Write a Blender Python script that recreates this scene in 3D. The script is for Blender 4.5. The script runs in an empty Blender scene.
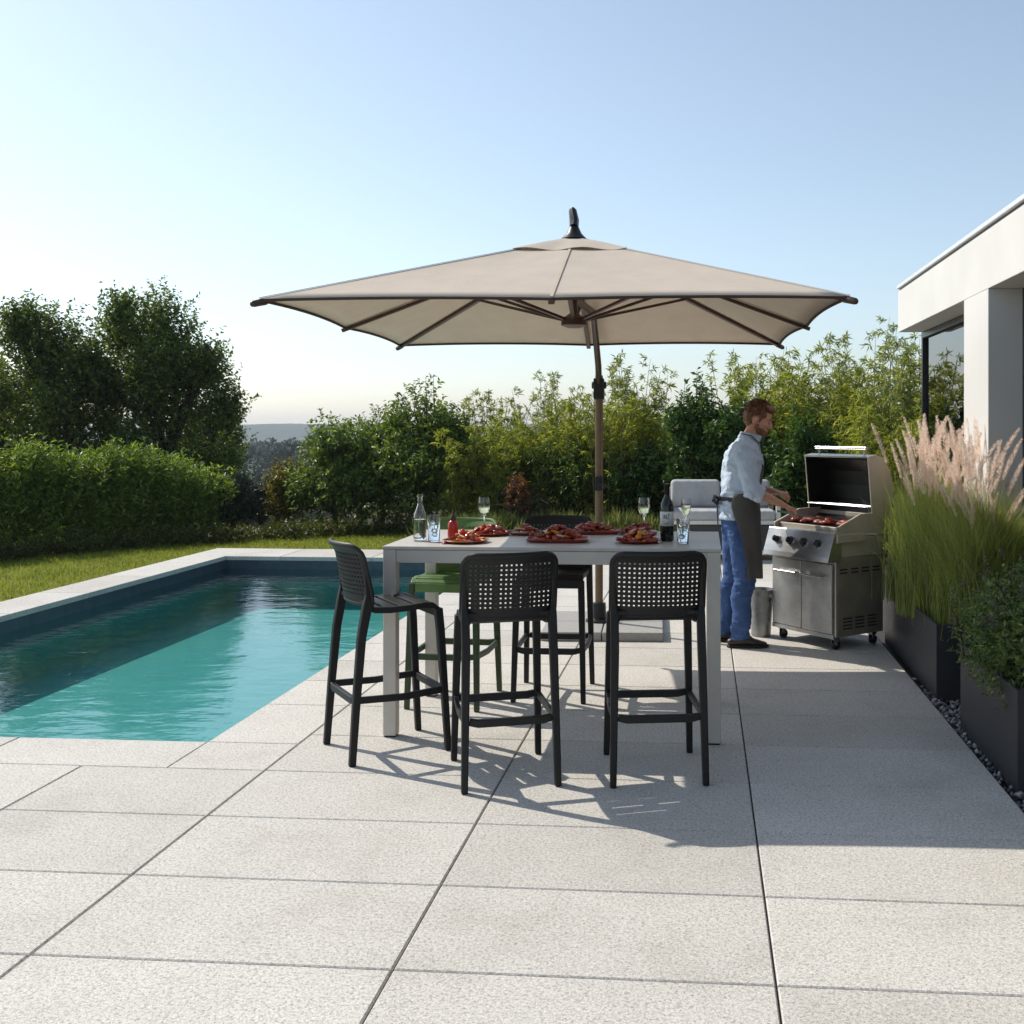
import bpy, math, random
import numpy as np
from mathutils import Vector, Matrix, noise as mnoise
R = math.radians
random.seed(7)
SC = bpy.context.scene
COL = SC.collection

# ------------------------------------------------------------------ camera
F, PX, PY, HC = 1065.0, 616.0, 428.0, 1.65
TH = R(4.617)
CO, SI = math.cos(TH), math.sin(TH)
cam_d = bpy.data.cameras.new('camera')
cam = bpy.data.objects.new('camera', cam_d); COL.objects.link(cam)
cam.location = (0, 0, HC); cam.rotation_euler = (R(90), 0, TH)
cam_d.sensor_width = 36; cam_d.lens = F / 1024 * 36
cam_d.shift_x = -(PX - 512) / 1024; cam_d.shift_y = -(512 - PY) / 1024
cam_d.clip_start = .05; cam_d.clip_end = 20000
SC.camera = cam

def c2w(lat, d): return (lat * CO - d * SI, lat * SI + d * CO)
def at(px, py, z=0.0):                      # where a point of the photograph meets the plane at height z
    d = (HC - z) * F / (py - PY)
    return c2w((px - PX) / F * d, d)
def atd(px, d): return c2w((px - PX) / F * d, d)

# ------------------------------------------------------------------ light
LDIR = Vector((.915 * CO + .575 * SI, .915 * SI - .575 * CO, -1.0)).normalized()
SUN_EL = math.asin(-LDIR.z)
SUN_AZ = math.atan2(-LDIR.x, -LDIR.y)
sun_d = bpy.data.lights.new('sun', 'SUN'); sun_d.energy = 3.0; sun_d.angle = R(.4); sun_d.color = (1, .94, .83)
sun = bpy.data.objects.new('sun', sun_d); COL.objects.link(sun)
sun.rotation_euler = LDIR.to_track_quat('-Z', 'Y').to_euler(); sun.location = (-10, 5, 12)
W = bpy.data.worlds.new('World'); SC.world = W; W.use_nodes = True
nt = W.node_tree; nt.nodes.clear()
sky = nt.nodes.new('ShaderNodeTexSky'); sky.sky_type = 'NISHITA'; sky.sun_disc = False
sky.sun_elevation = SUN_EL; sky.sun_rotation = SUN_AZ
sky.air_density = 1.0; sky.dust_density = .8; sky.ozone_density = 3.0; sky.altitude = 0
bg = nt.nodes.new('ShaderNodeBackground'); bg.inputs[1].default_value = .113
wo = nt.nodes.new('ShaderNodeOutputWorld')
hsv = nt.nodes.new('ShaderNodeHueSaturation'); hsv.inputs['Saturation'].default_value = .74; hsv.inputs['Hue'].default_value = .491
nt.links.new(sky.outputs[0], hsv.inputs['Color']); nt.links.new(hsv.outputs[0], bg.inputs[0]); nt.links.new(bg.outputs[0], wo.inputs[0])
SC.view_settings.view_transform = 'Standard'; SC.view_settings.look = 'None'
SC.view_settings.gamma = 1; SC.view_settings.exposure = 0.54
SC.render.engine = 'CYCLES'
cy = SC.cycles
cy.max_bounces = 10; cy.transparent_max_bounces = 24; cy.transmission_bounces = 10
cy.caustics_reflective = False; cy.caustics_refractive = False

# ------------------------------------------------------------------ materials
MATS = {}
class NT:
    def __init__(s, name):
        s.m = bpy.data.materials.new(name); s.m.use_nodes = True
        s.t = s.m.node_tree; s.t.nodes.clear()
        s.out = s.n('ShaderNodeOutputMaterial')
    def n(s, typ, **kw):
        x = s.t.nodes.new(typ)
        for k, v in kw.items(): setattr(x, k, v)
        return x
    def l(s, a, b): s.t.links.new(a, b)
    def noise(s, scale, detail=4, rough=.55, coord='Object', vec=None):
        x = s.n('ShaderNodeTexNoise'); x.inputs['Scale'].default_value = scale
        x.inputs['Detail'].default_value = detail; x.inputs['Roughness'].default_value = rough
        if vec is None:
            c = s.n('ShaderNodeTexCoord'); vec = c.outputs[coord]
        s.l(vec, x.inputs['Vector']); return x.outputs[0]
    def ramp(s, fac, stops):
        x = s.n('ShaderNodeValToRGB')
        e = x.color_ramp.elements
        while len(e) < len(stops): e.new(.5)
        for i, (p, c) in enumerate(stops):
            e[i].position = p; e[i].color = (c[0], c[1], c[2], 1)
        s.l(fac, x.inputs[0]); return x.outputs[0]
    def mixc(s, fac, a, b, mode='MIX'):
        x = s.n('ShaderNodeMix'); x.data_type = 'RGBA'; x.blend_type = mode
        if isinstance(fac, (int, float)): x.inputs[0].default_value = fac
        else: s.l(fac, x.inputs[0])
        for i, v in ((6, a), (7, b)):
            if isinstance(v, tuple): x.inputs[i].default_value = (*v[:3], 1)
            else: s.l(v, x.inputs[i])
        return x.outputs[2]
    def bump(s, h, strength=.3, dist=.01):
        x = s.n('ShaderNodeBump'); x.inputs['Strength'].default_value = strength
        x.inputs['Distance'].default_value = dist; s.l(h, x.inputs['Height']); return x.outputs[0]
    def pr(s, col, rough=.5, metal=0, spec=.5, normal=None, **kw):
        x = s.n('ShaderNodeBsdfPrincipled')
        for k, v in (('Base Color', col), ('Roughness', rough), ('Metallic', metal), ('Specular IOR Level', spec)):
            if isinstance(v, tuple): x.inputs[k].default_value = (*v[:3], 1)
            elif isinstance(v, (int, float)): x.inputs[k].default_value = v
            else: s.l(v, x.inputs[k])
        for k, v in kw.items(): x.inputs[k.replace('_', ' ')].default_value = v
        if normal is not None: s.l(normal, x.inputs['Normal'])
        return x
    def done(s, sh): s.l(sh.outputs[0], s.out.inputs[0]); return s.m

def simple(name, col, rough=.5, metal=0, spec=.5, var=.12, scale=25, bump=0, bscale=200, bdist=.003):
    t = NT(name)
    nz = t.noise(scale, 5)
    lo = tuple(c * (1 - var) for c in col); hi = tuple(min(1, c * (1 + var)) for c in col)
    c = t.ramp(nz, [(.3, lo), (.7, hi)])
    rr = t.n('ShaderNodeMapRange'); rr.inputs[3].default_value = max(0, rough - .08); rr.inputs[4].default_value = min(1, rough + .08)
    t.l(nz, rr.inputs[0])
    nrm = t.bump(t.noise(bscale, 3), bump, bdist) if bump else None
    return t.done(t.pr(c, rr.outputs[0], metal, spec, nrm))

def leafmat(name, c1, c2, c3=None, trans=.35, rough=.38, tint=(1.35, 1.3, .6), mott=.5):
    t = NT(name)
    g = t.n('ShaderNodeNewGeometry')
    st = [(0, c1), (1, c2)] if c3 is None else [(0, c1), (.8, c2), (1, c3)]
    c = t.ramp(g.outputs['Random Per Island'], st)
    n2 = t.noise(1.3, 3)
    c = t.mixc(mott, c, t.ramp(n2, [(.3, (.55, .6, .5)), (.7, (1.25, 1.2, 1.1))]), 'MULTIPLY')
    p = t.pr(c, rough, 0, .35 if rough < .75 else .05)
    tr = t.n('ShaderNodeBsdfTranslucent')
    c2_ = t.mixc(1.0, c, tint, 'MULTIPLY'); t.l(c2_, tr.inputs[0])
    mx = t.n('ShaderNodeMixShader'); mx.inputs[0].default_value = trans
    t.l(p.outputs[0], mx.inputs[1]); t.l(tr.outputs[0], mx.inputs[2])
    return t.done(mx)

def m_paver():
    t = NT('paver_granite')
    g = t.n('ShaderNodeNewGeometry')
    tone = t.ramp(g.outputs['Random Per Island'], [(0, (.565, .535, .49)), (.5, (.62, .588, .54)), (1, (.66, .628, .58))])
    sp = t.noise(210, 3, .7)
    vo = t.n('ShaderNodeTexVoronoi'); vo.inputs['Scale'].default_value = 250; tc = t.n('ShaderNodeTexCoord'); t.l(tc.outputs['Object'], vo.inputs['Vector'])
    sx = t.n('ShaderNodeSeparateColor'); t.l(vo.outputs['Color'], sx.inputs[0])
    c = t.mixc(1, tone, t.ramp(sx.outputs[0], [(.0, (.60, .60, .61)), (.14, (.85, .85, .85)), (.4, (1, 1, 1)), (.8, (1.06, 1.06, 1.06)), (1, (1.2, 1.2, 1.19))]), 'MULTIPLY')
    c = t.mixc(1, c, t.ramp(sp, [(.33, (.72, .72, .73)), (.47, (.98, .98, .98)), (.66, (1.10, 1.10, 1.09))]), 'MULTIPLY')
    st = t.noise(1.3, 8, .68)
    c = t.mixc(1, c, t.ramp(st, [(.3, (.84, .83, .81)), (.48, (.98, .975, .97)), (.7, (1.05, 1.05, 1.05))]), 'MULTIPLY')
    sp2 = t.noise(85, 2, .5)
    c = t.mixc(1, c, t.ramp(sp2, [(.34, (.72, .72, .72)), (.46, (1, 1, 1)), (.65, (1.08, 1.08, 1.08))]), 'MULTIPLY')
    return t.done(t.pr(c, .75, 0, .3, t.bump(sp, .35, .002)))

def m_water():
    t = NT('pool_water')
    tc = t.n('ShaderNodeTexCoord'); mp = t.n('ShaderNodeMapping'); mp.inputs['Scale'].default_value = (1.0, 1.7, 1)
    mp.inputs['Rotation'].default_value = (0, 0, R(-6))
    t.l(tc.outputs['Object'], mp.inputs[0])
    a = t.noise(2.6, 3, .5, vec=mp.outputs[0]); b = t.noise(9.0, 3, .5, vec=mp.outputs[0])
    ad = t.n('ShaderNodeMath', operation='MULTIPLY_ADD'); ad.inputs[1].default_value = .22
    t.l(b, ad.inputs[0]); t.l(a, ad.inputs[2])
    nrm = t.bump(ad.outputs[0], 1.0, .0078)
    fr = t.n('ShaderNodeFresnel'); t.l(nrm, fr.inputs['Normal'])
    ge = t.n('ShaderNodeNewGeometry'); io = t.n('ShaderNodeMapRange'); io.inputs[3].default_value = 1.55; io.inputs[4].default_value = 1 / 1.55
    t.l(ge.outputs['Backfacing'], io.inputs[0]); t.l(io.outputs[0], fr.inputs[0])
    tr = t.n('ShaderNodeBsdfTransparent'); tr.inputs[0].default_value = (.68, .97, .96, 1)
    gl = t.n('ShaderNodeBsdfGlossy'); gl.inputs['Roughness'].default_value = .015; t.l(nrm, gl.inputs['Normal'])
    mx = t.n('ShaderNodeMixShader'); t.l(fr.outputs[0], mx.inputs[0]); t.l(tr.outputs[0], mx.inputs[1]); t.l(gl.outputs[0], mx.inputs[2])
    return t.done(mx)

def m_poolfloor():
    t = NT('pool_lining')
    a = t.noise(1.2, 4); v = t.n('ShaderNodeTexVoronoi'); v.feature = 'DISTANCE_TO_EDGE'; v.inputs['Scale'].default_value = 14
    tc = t.n('ShaderNodeTexCoord'); t.l(tc.outputs['Object'], v.inputs['Vector'])
    c = t.ramp(a, [(.3, (.10, .325, .315)), (.7, (.13, .375, .36))])
    c = t.mixc(1, c, t.ramp(v.outputs[0], [(0, (.85, .88, .9)), (.06, (1, 1, 1))]), 'MULTIPLY')
    return t.done(t.pr(c, .6, 0, .2))

def m_glass(name, col=(1, 1, 1), rough=0.0, ior=1.45):
    t = NT(name)
    x = t.n('ShaderNodeBsdfGlass'); x.inputs[0].default_value = (*col, 1); x.inputs['Roughness'].default_value = rough; x.inputs['IOR'].default_value = ior
    return t.done(x)

def m_pane():
    t = NT('window_glass')
    nz = t.noise(.8, 2)
    nrm = t.bump(nz, .05, .02)
    lw = t.n('ShaderNodeFresnel'); lw.inputs[0].default_value = 1.6
    mr = t.n('ShaderNodeMapRange'); mr.inputs[3].default_value = .25; mr.inputs[4].default_value = 1; t.l(lw.outputs[0], mr.inputs[0])
    tr = t.n('ShaderNodeBsdfTransparent'); tr.inputs[0].default_value = (.5, .56, .58, 1)
    gl = t.n('ShaderNodeBsdfGlossy'); gl.inputs['Roughness'].default_value = .01; t.l(nrm, gl.inputs['Normal'])
    mx = t.n('ShaderNodeMixShader'); t.l(mr.outputs[0], mx.inputs[0]); t.l(tr.outputs[0], mx.inputs[1]); t.l(gl.outputs[0], mx.inputs[2])
    return t.done(mx)

def m_steel():
    t = NT('brushed_steel')
    tc = t.n('ShaderNodeTexCoord'); mp = t.n('ShaderNodeMapping'); mp.inputs['Scale'].default_value = (2, 2, 120)
    t.l(tc.outputs['Object'], mp.inputs[0])
    a = t.noise(4, 4, .6, vec=mp.outputs[0]); b = t.noise(7, 5)
    c = t.ramp(b, [(.3, (.42, .41, .39)), (.7, (.56, .55, .53))])
    rr = t.ramp(a, [(.3, (.26,) * 3), (.7, (.42,) * 3)])
    return t.done(t.pr(c, rr, .92, .5, t.bump(a, .05, .001)))

def m_fabric(name, col, scale=220, var=.08, trans=0, wrinkle=0, wscale=9):
    t = NT(name)
    w = t.n('ShaderNodeTexWave'); w.inputs['Scale'].default_value = scale; w.inputs['Distortion'].default_value = 1.5
    tc = t.n('ShaderNodeTexCoord'); t.l(tc.outputs['Object'], w.inputs['Vector'])
    n = t.noise(scale * .6, 3); n2 = t.noise(6, 4)
    lo = tuple(c * (1 - var) for c in col); hi = tuple(min(1, c * (1 + var)) for c in col)
    c = t.ramp(n2, [(.3, lo), (.7, hi)])
    c = t.mixc(.5, c, t.ramp(n, [(.3, (.8, .8, .8)), (.7, (1.12, 1.12, 1.12))]), 'MULTIPLY')
    nrm = t.bump(n, .3, .002)
    if wrinkle:
        b = t.n('ShaderNodeBump'); b.inputs['Strength'].default_value = wrinkle; b.inputs['Distance'].default_value = .03
        t.l(t.noise(wscale, 3, .6), b.inputs['Height']); t.l(nrm, b.inputs['Normal']); nrm = b.outputs[0]
    p = t.pr(c, .85, 0, .2, nrm)
    if not trans: return t.done(p)
    tr = t.n('ShaderNodeBsdfTranslucent'); t.l(c, tr.inputs[0])
    mx = t.n('ShaderNodeMixShader'); mx.inputs[0].default_value = trans
    t.l(p.outputs[0], mx.inputs[1]); t.l(tr.outputs[0], mx.inputs[2]); return t.done(mx)

def m_multi(name, stops, scale=20, rough=.5, spec=.5, bump=.2, bs=60):
    t = NT(name); n = t.noise(scale, 5, .65)
    return t.done(t.pr(t.ramp(n, stops), rough, 0, spec, t.bump(t.noise(bs, 4), bump, .004)))

M = dict(
    paver=m_paver(), water=m_water(), pool=m_poolfloor(), pane=m_pane(), steel=m_steel(),
    poolband=simple('pool_band_tile', (.055, .075, .10), .35, var=.2, scale=8),
    joint=simple('joint_sand', (.05, .047, .043), .95, var=.25),
    soil=m_multi('bed_soil', [(.3, (.03, .022, .015)), (.7, (.075, .055, .038))], 14, .95, .2, .5, 40),
    ground=m_multi('meadow_ground', [(.3, (.03, .055, .015)), (.7, (.07, .10, .03))], .6, .95, .1, .3, 4),
    lawn=m_multi('lawn_turf', [(.3, (.12, .15, .02)), (.7, (.20, .23, .04))], 2.5, .95, .1, .5, 90),
    stucco=simple('white_stucco', (.66, .645, .615), .85, spec=.2, var=.06, scale=1.4, bump=.25, bscale=260, bdist=.002),
    soffit=simple('soffit_board', (.62, .60, .57), .8, spec=.2, var=.04),
    rooftrim=simple('roof_trim', (.72, .72, .72), .45, .2, var=.05),
    darkframe=simple('dark_frame', (.018, .018, .02), .35, .3, var=.2),
    interior=simple('room_wall', (.10, .095, .09), .9, var=.1),
    plastic=simple('black_resin', (.009, .0085, .009), .5, spec=.35, var=.25, scale=14, bump=.15, bscale=500, bdist=.0006),
    greenplastic=simple('green_resin', (.10, .19, .05), .45, spec=.45, var=.2, scale=14, bump=.15, bscale=500, bdist=.0006),
    darkgreen=simple('dark_green_resin', (.030, .055, .018), .45, spec=.4, var=.25),
    table=simple('taupe_table_frame', (.60, .55, .48), .5, var=.05, scale=9, bump=.08, bscale=400, bdist=.0006),
    tabletop=m_multi('ceramic_tabletop', [(.3, (.50, .455, .40)), (.7, (.60, .56, .505))], 5, .42, .5, .06, 120),
    canopy=m_fabric('taupe_canvas', (.77, .665, .555), 260, .04, .25),
    binding=simple('brown_edge_binding', (.06, .030, .022), .8, var=.2),
    canopyseam=m_fabric('taupe_seam_tape', (.72, .62, .51), 300, .05, .2),
    bronze=simple('bronze_metal', (.085, .048, .032), .4, .5, var=.15),
    brownwood=simple('brown_mast', (.17, .115, .07), .38, .5, var=.12),
    black=simple('black_metal', (.02, .02, .022), .4, .4, var=.2),
    stone=simple('base_concrete', (.36, .35, .33), .85, var=.12, scale=30, bump=.3),
    planter=simple('anthracite_planter', (.045, .045, .05), .5, .3, var=.15, scale=5, bump=.1, bscale=300, bdist=.0008),
    pebble=None,
    skin=m_multi('skin', [(.3, (.50, .23, .15)), (.7, (.60, .31, .21))], 18, .5, .4, .1, 150),
    hair=m_multi('brown_hair', [(.3, (.09, .034, .015)), (.7, (.30, .13, .06))], 60, .55, .5, .8, 120),
    shirt=m_fabric('pale_blue_cotton', (.53, .62, .76), 300, .06, 0, .55, 11),
    jeans=m_fabric('blue_denim', (.06, .115, .27), 260, .30, 0, .7, 14),
    apron=m_fabric('grey_apron_cloth', (.115, .105, .10), 240, .12, 0, .35, 7),
    strap=simple('dark_strap', (.03, .03, .04), .7, var=.2),
    shoe=simple('dark_leather', (.028, .018, .014), .4, var=.25),
    sole=simple('shoe_sole', (.02, .018, .016), .8),
    eyew=simple('eye_white', (.38, .34, .32), .35, var=.02), eyed=simple('eye_iris', (.03, .02, .015), .15),
    lidend=simple('warm_reflection_steel', (.50, .45, .37), .5, .35, var=.1, scale=6),  # steel with warm reflected light put into its base colour
    sidepaint=simple('taupe_grill_enamel', (.27, .235, .185), .5, .25, var=.15, scale=6),
    grate=simple('cast_iron', (.012, .012, .012), .6, .3, var=.3),
    darkinside=simple('sooty_enamel', (.016, .013, .012), .45, .2, var=.4, scale=10),
    knob=simple('black_knob', (.015, .015, .017), .3, .2), chrome=simple('chrome', (.50, .50, .51), .25, 1.0, var=.04),
    meat=m_multi('grilled_meat', [(.28, (.03, .008, .005)), (.46, (.20, .03, .015)), (.6, (.38, .075, .035)), (.76, (.62, .30, .20))], 46, .35, .6, .7, 60),
    sauce=m_multi('red_sauce_meat', [(.3, (.05, .008, .005)), (.5, (.30, .03, .016)), (.62, (.44, .07, .035)), (.78, (.60, .26, .16))], 42, .3, .6, .6, 60),
    tomato=simple('tomato', (.52, .045, .02), .2, var=.15), orange=simple('orange_pepper', (.70, .24, .025), .3, var=.15),
    herb=simple('green_leaf_garnish', (.06, .16, .03), .5, var=.3), onion=simple('pale_onion', (.62, .46, .36), .4, var=.2),
    redplate=simple('red_glazed_plate', (.32, .045, .025), .3, var=.15), terra=simple('terracotta_plate', (.38, .12, .055), .35, var=.15),
    glass=m_glass('clear_glass'), wine=m_glass('white_wine', (.95, .93, .70), 0, 1.33), waterin=m_glass('still_water', (.96, .99, 1), 0, 1.33),
    ice=m_glass('ice', (.95, .98, 1), .12, 1.31),
    darkglass=simple('dark_bottle_glass', (.008, .014, .008), .08, var=.2), foil=simple('bottle_foil', (.02, .015, .015), .3, .5),
    label=simple('paper_label', (.74, .72, .68), .8, var=.04), ink=simple('label_ink', (.03, .03, .035), .8),
    ketchup=simple('red_sauce_bottle', (.48, .03, .018), .22, var=.1), cap=simple('dark_cap', (.05, .02, .015), .4),
    sofaframe=simple('white_sofa_frame', (.66, .66, .65), .45, .2, var=.05),
    cushion=m_fabric('light_grey_cushion', (.46, .46, .46), 200, .10, 0, .6, 7),
    sofawood=simple('teak_armrest', (.26, .12, .05), .5, var=.2), underseat=simple('dark_underseat', (.05, .05, .05), .7),
    bucket=simple('galvanised_bucket', (.34, .34, .33), .45, .7, var=.25, scale=20),
    bark=m_multi('bark', [(.3, (.035, .027, .02)), (.7, (.10, .08, .06))], 18, .9, .2, .7, 40),
    culm=simple('bamboo_culm', (.16, .17, .05), .5, var=.3),
    straw=simple('dry_stem', (.35, .27, .14), .8, var=.2),
    hill=m_multi('wooded_hill', [(.35, (.025, .045, .02)), (.65, (.05, .075, .03))], .02, .95, .05, .6, .06),
)
t = NT('pebbles'); g = t.n('ShaderNodeNewGeometry')
M['pebble'] = t.done(t.pr(t.ramp(g.outputs['Random Per Island'], [(0, (.10, .095, .10)), (.6, (.32, .31, .31)), (1, (.62, .60, .58))]), .7, 0, .3))
L = dict(
    tree=leafmat('oak_leaf', (.06, .095, .025), (.15, .21, .05), (.25, .30, .08), 0.42),
    hedge=leafmat('hedge_leaf', (.09, .15, .03), (.22, .31, .06), (.38, .48, .12), .45),
    laurel=leafmat('laurel_leaf', (.035, .085, .022), (.085, .17, .045), (.19, .28, .09), .35, .3),
    bush=leafmat('bush_leaf', (.07, .125, .035), (.19, .27, .065), (.34, .41, .11), .45),
    bamboo=leafmat('bamboo_leaf', (.16, .21, .04), (.34, .38, .085), (.52, .50, .15), .54),
    pale=leafmat('pale_feathery_leaf', (.16, .21, .08), (.32, .36, .15), (.50, .50, .25), 0.50),
    yellow=leafmat('yellow_shrub_leaf', (0.135, 0.135, 0.022), (0.285, 0.240, 0.038), (0.360, 0.225, 0.060), .4),
    conifer=leafmat('dark_conifer_leaf', (0.016, 0.036, 0.023), (0.036, 0.072, 0.039), None, .15),
    red=leafmat('red_shrub_leaf', (0.156, 0.058, 0.026), (0.364, 0.156, 0.065), (0.130, 0.130, 0.039), .35),
    lav=leafmat('lavender_leaf', (0.108, 0.154, 0.058), (0.234, 0.278, 0.116), (0.360, 0.360, 0.182), 0.40),
    low=leafmat('low_groundcover_leaf', (0.047, 0.072, 0.016), (0.109, 0.129, 0.033), (0.187, 0.172, 0.052), 0.40),
    grassleaf=leafmat('fountain_grass_blade', (.14, .20, .06), (.38, .45, .17), (.68, .63, .38), .52),
    planterbush=leafmat('planter_shrub_leaf', (.10, .16, .06), (.23, .31, .11), (.40, .46, .18), .38),
    flower=leafmat('lavender_flower', (.11, .08, .13), (.24, .18, .24), None, .3),
    plume=leafmat('grass_plume', (.90, .75, .64), (.95, .84, .75), (.97, .91, .84), .6, .8, (1, .94, .9), 0),
    turf=leafmat('turf_blade', (.15, .19, .025), (.27, .30, .05), (.34, .33, .09), .45),
    far=leafmat('far_wood_leaf', (.012, .022, .012), (.026, .042, .020), None, .1, 1.0),
)

# ------------------------------------------------------------------ mesh builder
class MB:
    def __init__(s): s.v = []; s.f = []
    def add(s, vs, fs):
        o = len(s.v); s.v += [tuple(p) for p in vs]; s.f += [tuple(i + o for i in q) for q in fs]; return s
    def box(s, c, d, m=None):
        x, y, z = c; a, b, e = d[0] / 2, d[1] / 2, d[2] / 2
        vs = [(x + i * a, y + j * b, z + k * e) for k in (-1, 1) for j in (-1, 1) for i in (-1, 1)]
        if m is not None: vs = [m @ Vector(p) for p in vs]
        return s.add(vs, [(0, 2, 3, 1), (4, 5, 7, 6), (0, 1, 5, 4), (2, 6, 7, 3), (0, 4, 6, 2), (1, 3, 7, 5)])
    def box2(s, lo, hi): return s.box([(a + b) / 2 for a, b in zip(lo, hi)], [b - a for a, b in zip(lo, hi)])
    def slab(s, x0, x1, y0, y1, z0, z1, ch=.004):
        vs = [(x0, y0, z0), (x1, y0, z0), (x1, y1, z0), (x0, y1, z0), (x0, y0, z1 - ch), (x1, y0, z1 - ch), (x1, y1, z1 - ch), (x0, y1, z1 - ch),
              (x0 + ch, y0 + ch, z1), (x1 - ch, y0 + ch, z1), (x1 - ch, y1 - ch, z1), (x0 + ch, y1 - ch, z1)]
        fs = [(8, 9, 10, 11)]
        for b, t_ in ((0, 4), (4, 8)):
            for i in range(4): j = (i + 1) % 4; fs.append((b + i, b + j, t_ + j, t_ + i))
        return s.add(vs, fs)
    def loft(s, rings, caps=True):
        n = len(rings[0]); vs = [p for r in rings for p in r]; fs = []
        for k in range(len(rings) - 1):
            for i in range(n):
                j = (i + 1) % n; fs.append((k * n + i, k * n + j, (k + 1) * n + j, (k + 1) * n + i))
        if caps: fs.append(tuple(range(n - 1, -1, -1))); fs.append(tuple((len(rings) - 1) * n + i for i in range(n)))
        return s.add(vs, fs)
    def limb(s, pts, rads, n=14, ref=(0, 1, 0), roundcap=False, square=False, caps=True):
        P = [Vector(p) for p in pts]; RR = [(r, r) if isinstance(r, (int, float)) else r for r in rads]
        if roundcap:
            d0 = (P[0] - P[1]).normalized(); d1 = (P[-1] - P[-2]).normalized(); r0 = RR[0]; r1 = RR[-1]
            m0 = min(r0); m1 = min(r1)
            P = [P[0] + d0 * m0 * .9, P[0] + d0 * m0 * .6] + P + [P[-1] + d1 * m1 * .6, P[-1] + d1 * m1 * .9]
            RR = [(r0[0] * .4, r0[1] * .4), (r0[0] * .8, r0[1] * .8)] + RR + [(r1[0] * .8, r1[1] * .8), (r1[0] * .4, r1[1] * .4)]
        rf = Vector(ref); rings = []
        for k, p in enumerate(P):
            a = P[max(0, k - 1)]; b = P[min(len(P) - 1, k + 1)]; t_ = (b - a)
            t_ = t_.normalized() if t_.length > 1e-9 else Vector((0, 0, 1))
            q = rf - t_ * rf.dot(t_)
            if q.length < 1e-3: q = Vector((1, 0, 0)) - t_ * t_.x
            q.normalize(); o = t_.cross(q)
            if square: rings.append([p + q * RR[k][0] * i + o * RR[k][1] * j for i, j in ((1, 1), (-1, 1), (-1, -1), (1, -1))])
            else: rings.append([p + q * RR[k][0] * math.cos(2 * math.pi * i / n) + o * RR[k][1] * math.sin(2 * math.pi * i / n) for i in range(n)])
        return s.loft(rings, caps)
    def ell(s, c, r, n=16, m=10, rot=None):
        c = Vector(c); rings = []
        for k in range(1, m):
            a = math.pi * k / m
            rings.append([Vector((math.sin(a) * math.cos(2 * math.pi * i / n) * r[0], math.sin(a) * math.sin(2 * math.pi * i / n) * r[1], -math.cos(a) * r[2])) for i in range(n)])
        if rot is not None: rings = [[rot @ p for p in q] for q in rings]
        rings = [[c + p for p in q] for q in rings]
        return s.loft(rings)
    def lathe(s, prof, n=32, c=(0, 0, 0), caps=True):
        rings = [[(c[0] + r * math.cos(2 * math.pi * i / n), c[1] + r * math.sin(2 * math.pi * i / n), c[2] + z) for i in range(n)] for r, z in prof]
        return s.loft(rings, caps)
    def prism(s, poly, axis, a, b):
        def P(u, v, w): return {'x': (w, u, v), 'y': (u, w, v), 'z': (u, v, w)}[axis]
        n = len(poly); vs = [P(u, v, a) for u, v in poly] + [P(u, v, b) for u, v in poly]
        fs = [tuple(range(n - 1, -1, -1)), tuple(range(n, 2 * n))] + [(i, (i + 1) % n, n + (i + 1) % n, n + i) for i in range(n)]
        return s.add(vs, fs)
    def xf(s, m): s.v = [tuple(m @ Vector(p)) for p in s.v]; return s
    def mesh(s, name):
        me = bpy.data.meshes.new(name); me.from_pydata([tuple(p) for p in s.v], [], s.f)
        import bmesh
        bm = bmesh.new(); bm.from_mesh(me); bmesh.ops.recalc_face_normals(bm, faces=bm.faces); bm.to_mesh(me); bm.free()
        return me
    def build(s, name, mat, parent=None, smooth=0, bev=0, seg=2, loc=None):
        return link(name, s.mesh(name), mat, parent, smooth, bev, seg, loc)

def link(name, me, mat, parent=None, smooth=0, bev=0, seg=2, loc=None):
    if mat is not None: me.materials.append(mat)
    o = bpy.data.objects.new(name, me); COL.objects.link(o)
    if parent is not None: o.parent = parent
    if loc is not None: o.location = loc
    if bev:
        b = o.modifiers.new('bevel', 'BEVEL'); b.width = bev; b.segments = seg; b.limit_method = 'ANGLE'; b.angle_limit = R(40)
    if smooth:
        me.polygons.foreach_set('use_smooth', [True] * len(me.polygons))
        if smooth < 180 : 
            try: me.set_sharp_from_angle(angle=R(smooth))
            except Exception: pass
    return o

def remesh(mb, voxel, smooth_it=6, factor=.5):
    me = mb.mesh('tmp'); o = bpy.data.objects.new('tmp', me); COL.objects.link(o)
    r = o.modifiers.new('r', 'REMESH'); r.mode = 'VOXEL'; r.voxel_size = voxel; r.use_smooth_shade = True
    if smooth_it:
        q = o.modifiers.new('s', 'SMOOTH'); q.iterations = smooth_it; q.factor = factor
    dg = bpy.context.evaluated_depsgraph_get(); dg.update()
    out = bpy.data.meshes.new_from_object(o.evaluated_get(dg))
    bpy.data.objects.remove(o); bpy.data.meshes.remove(me); out.materials.clear()
    return out

def displace(me, fn):
    n = len(me.vertices); co = np.empty(n * 3); me.vertices.foreach_get('co', co); no = np.empty(n * 3)
    me.vertices.foreach_get('normal', no); co = co.reshape(-1, 3); no = no.reshape(-1, 3)
    for i in range(n): co[i] += no[i] * fn(Vector(co[i]), Vector(no[i]))
    me.vertices.foreach_set('co', co.ravel()); me.update(); return me

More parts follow.
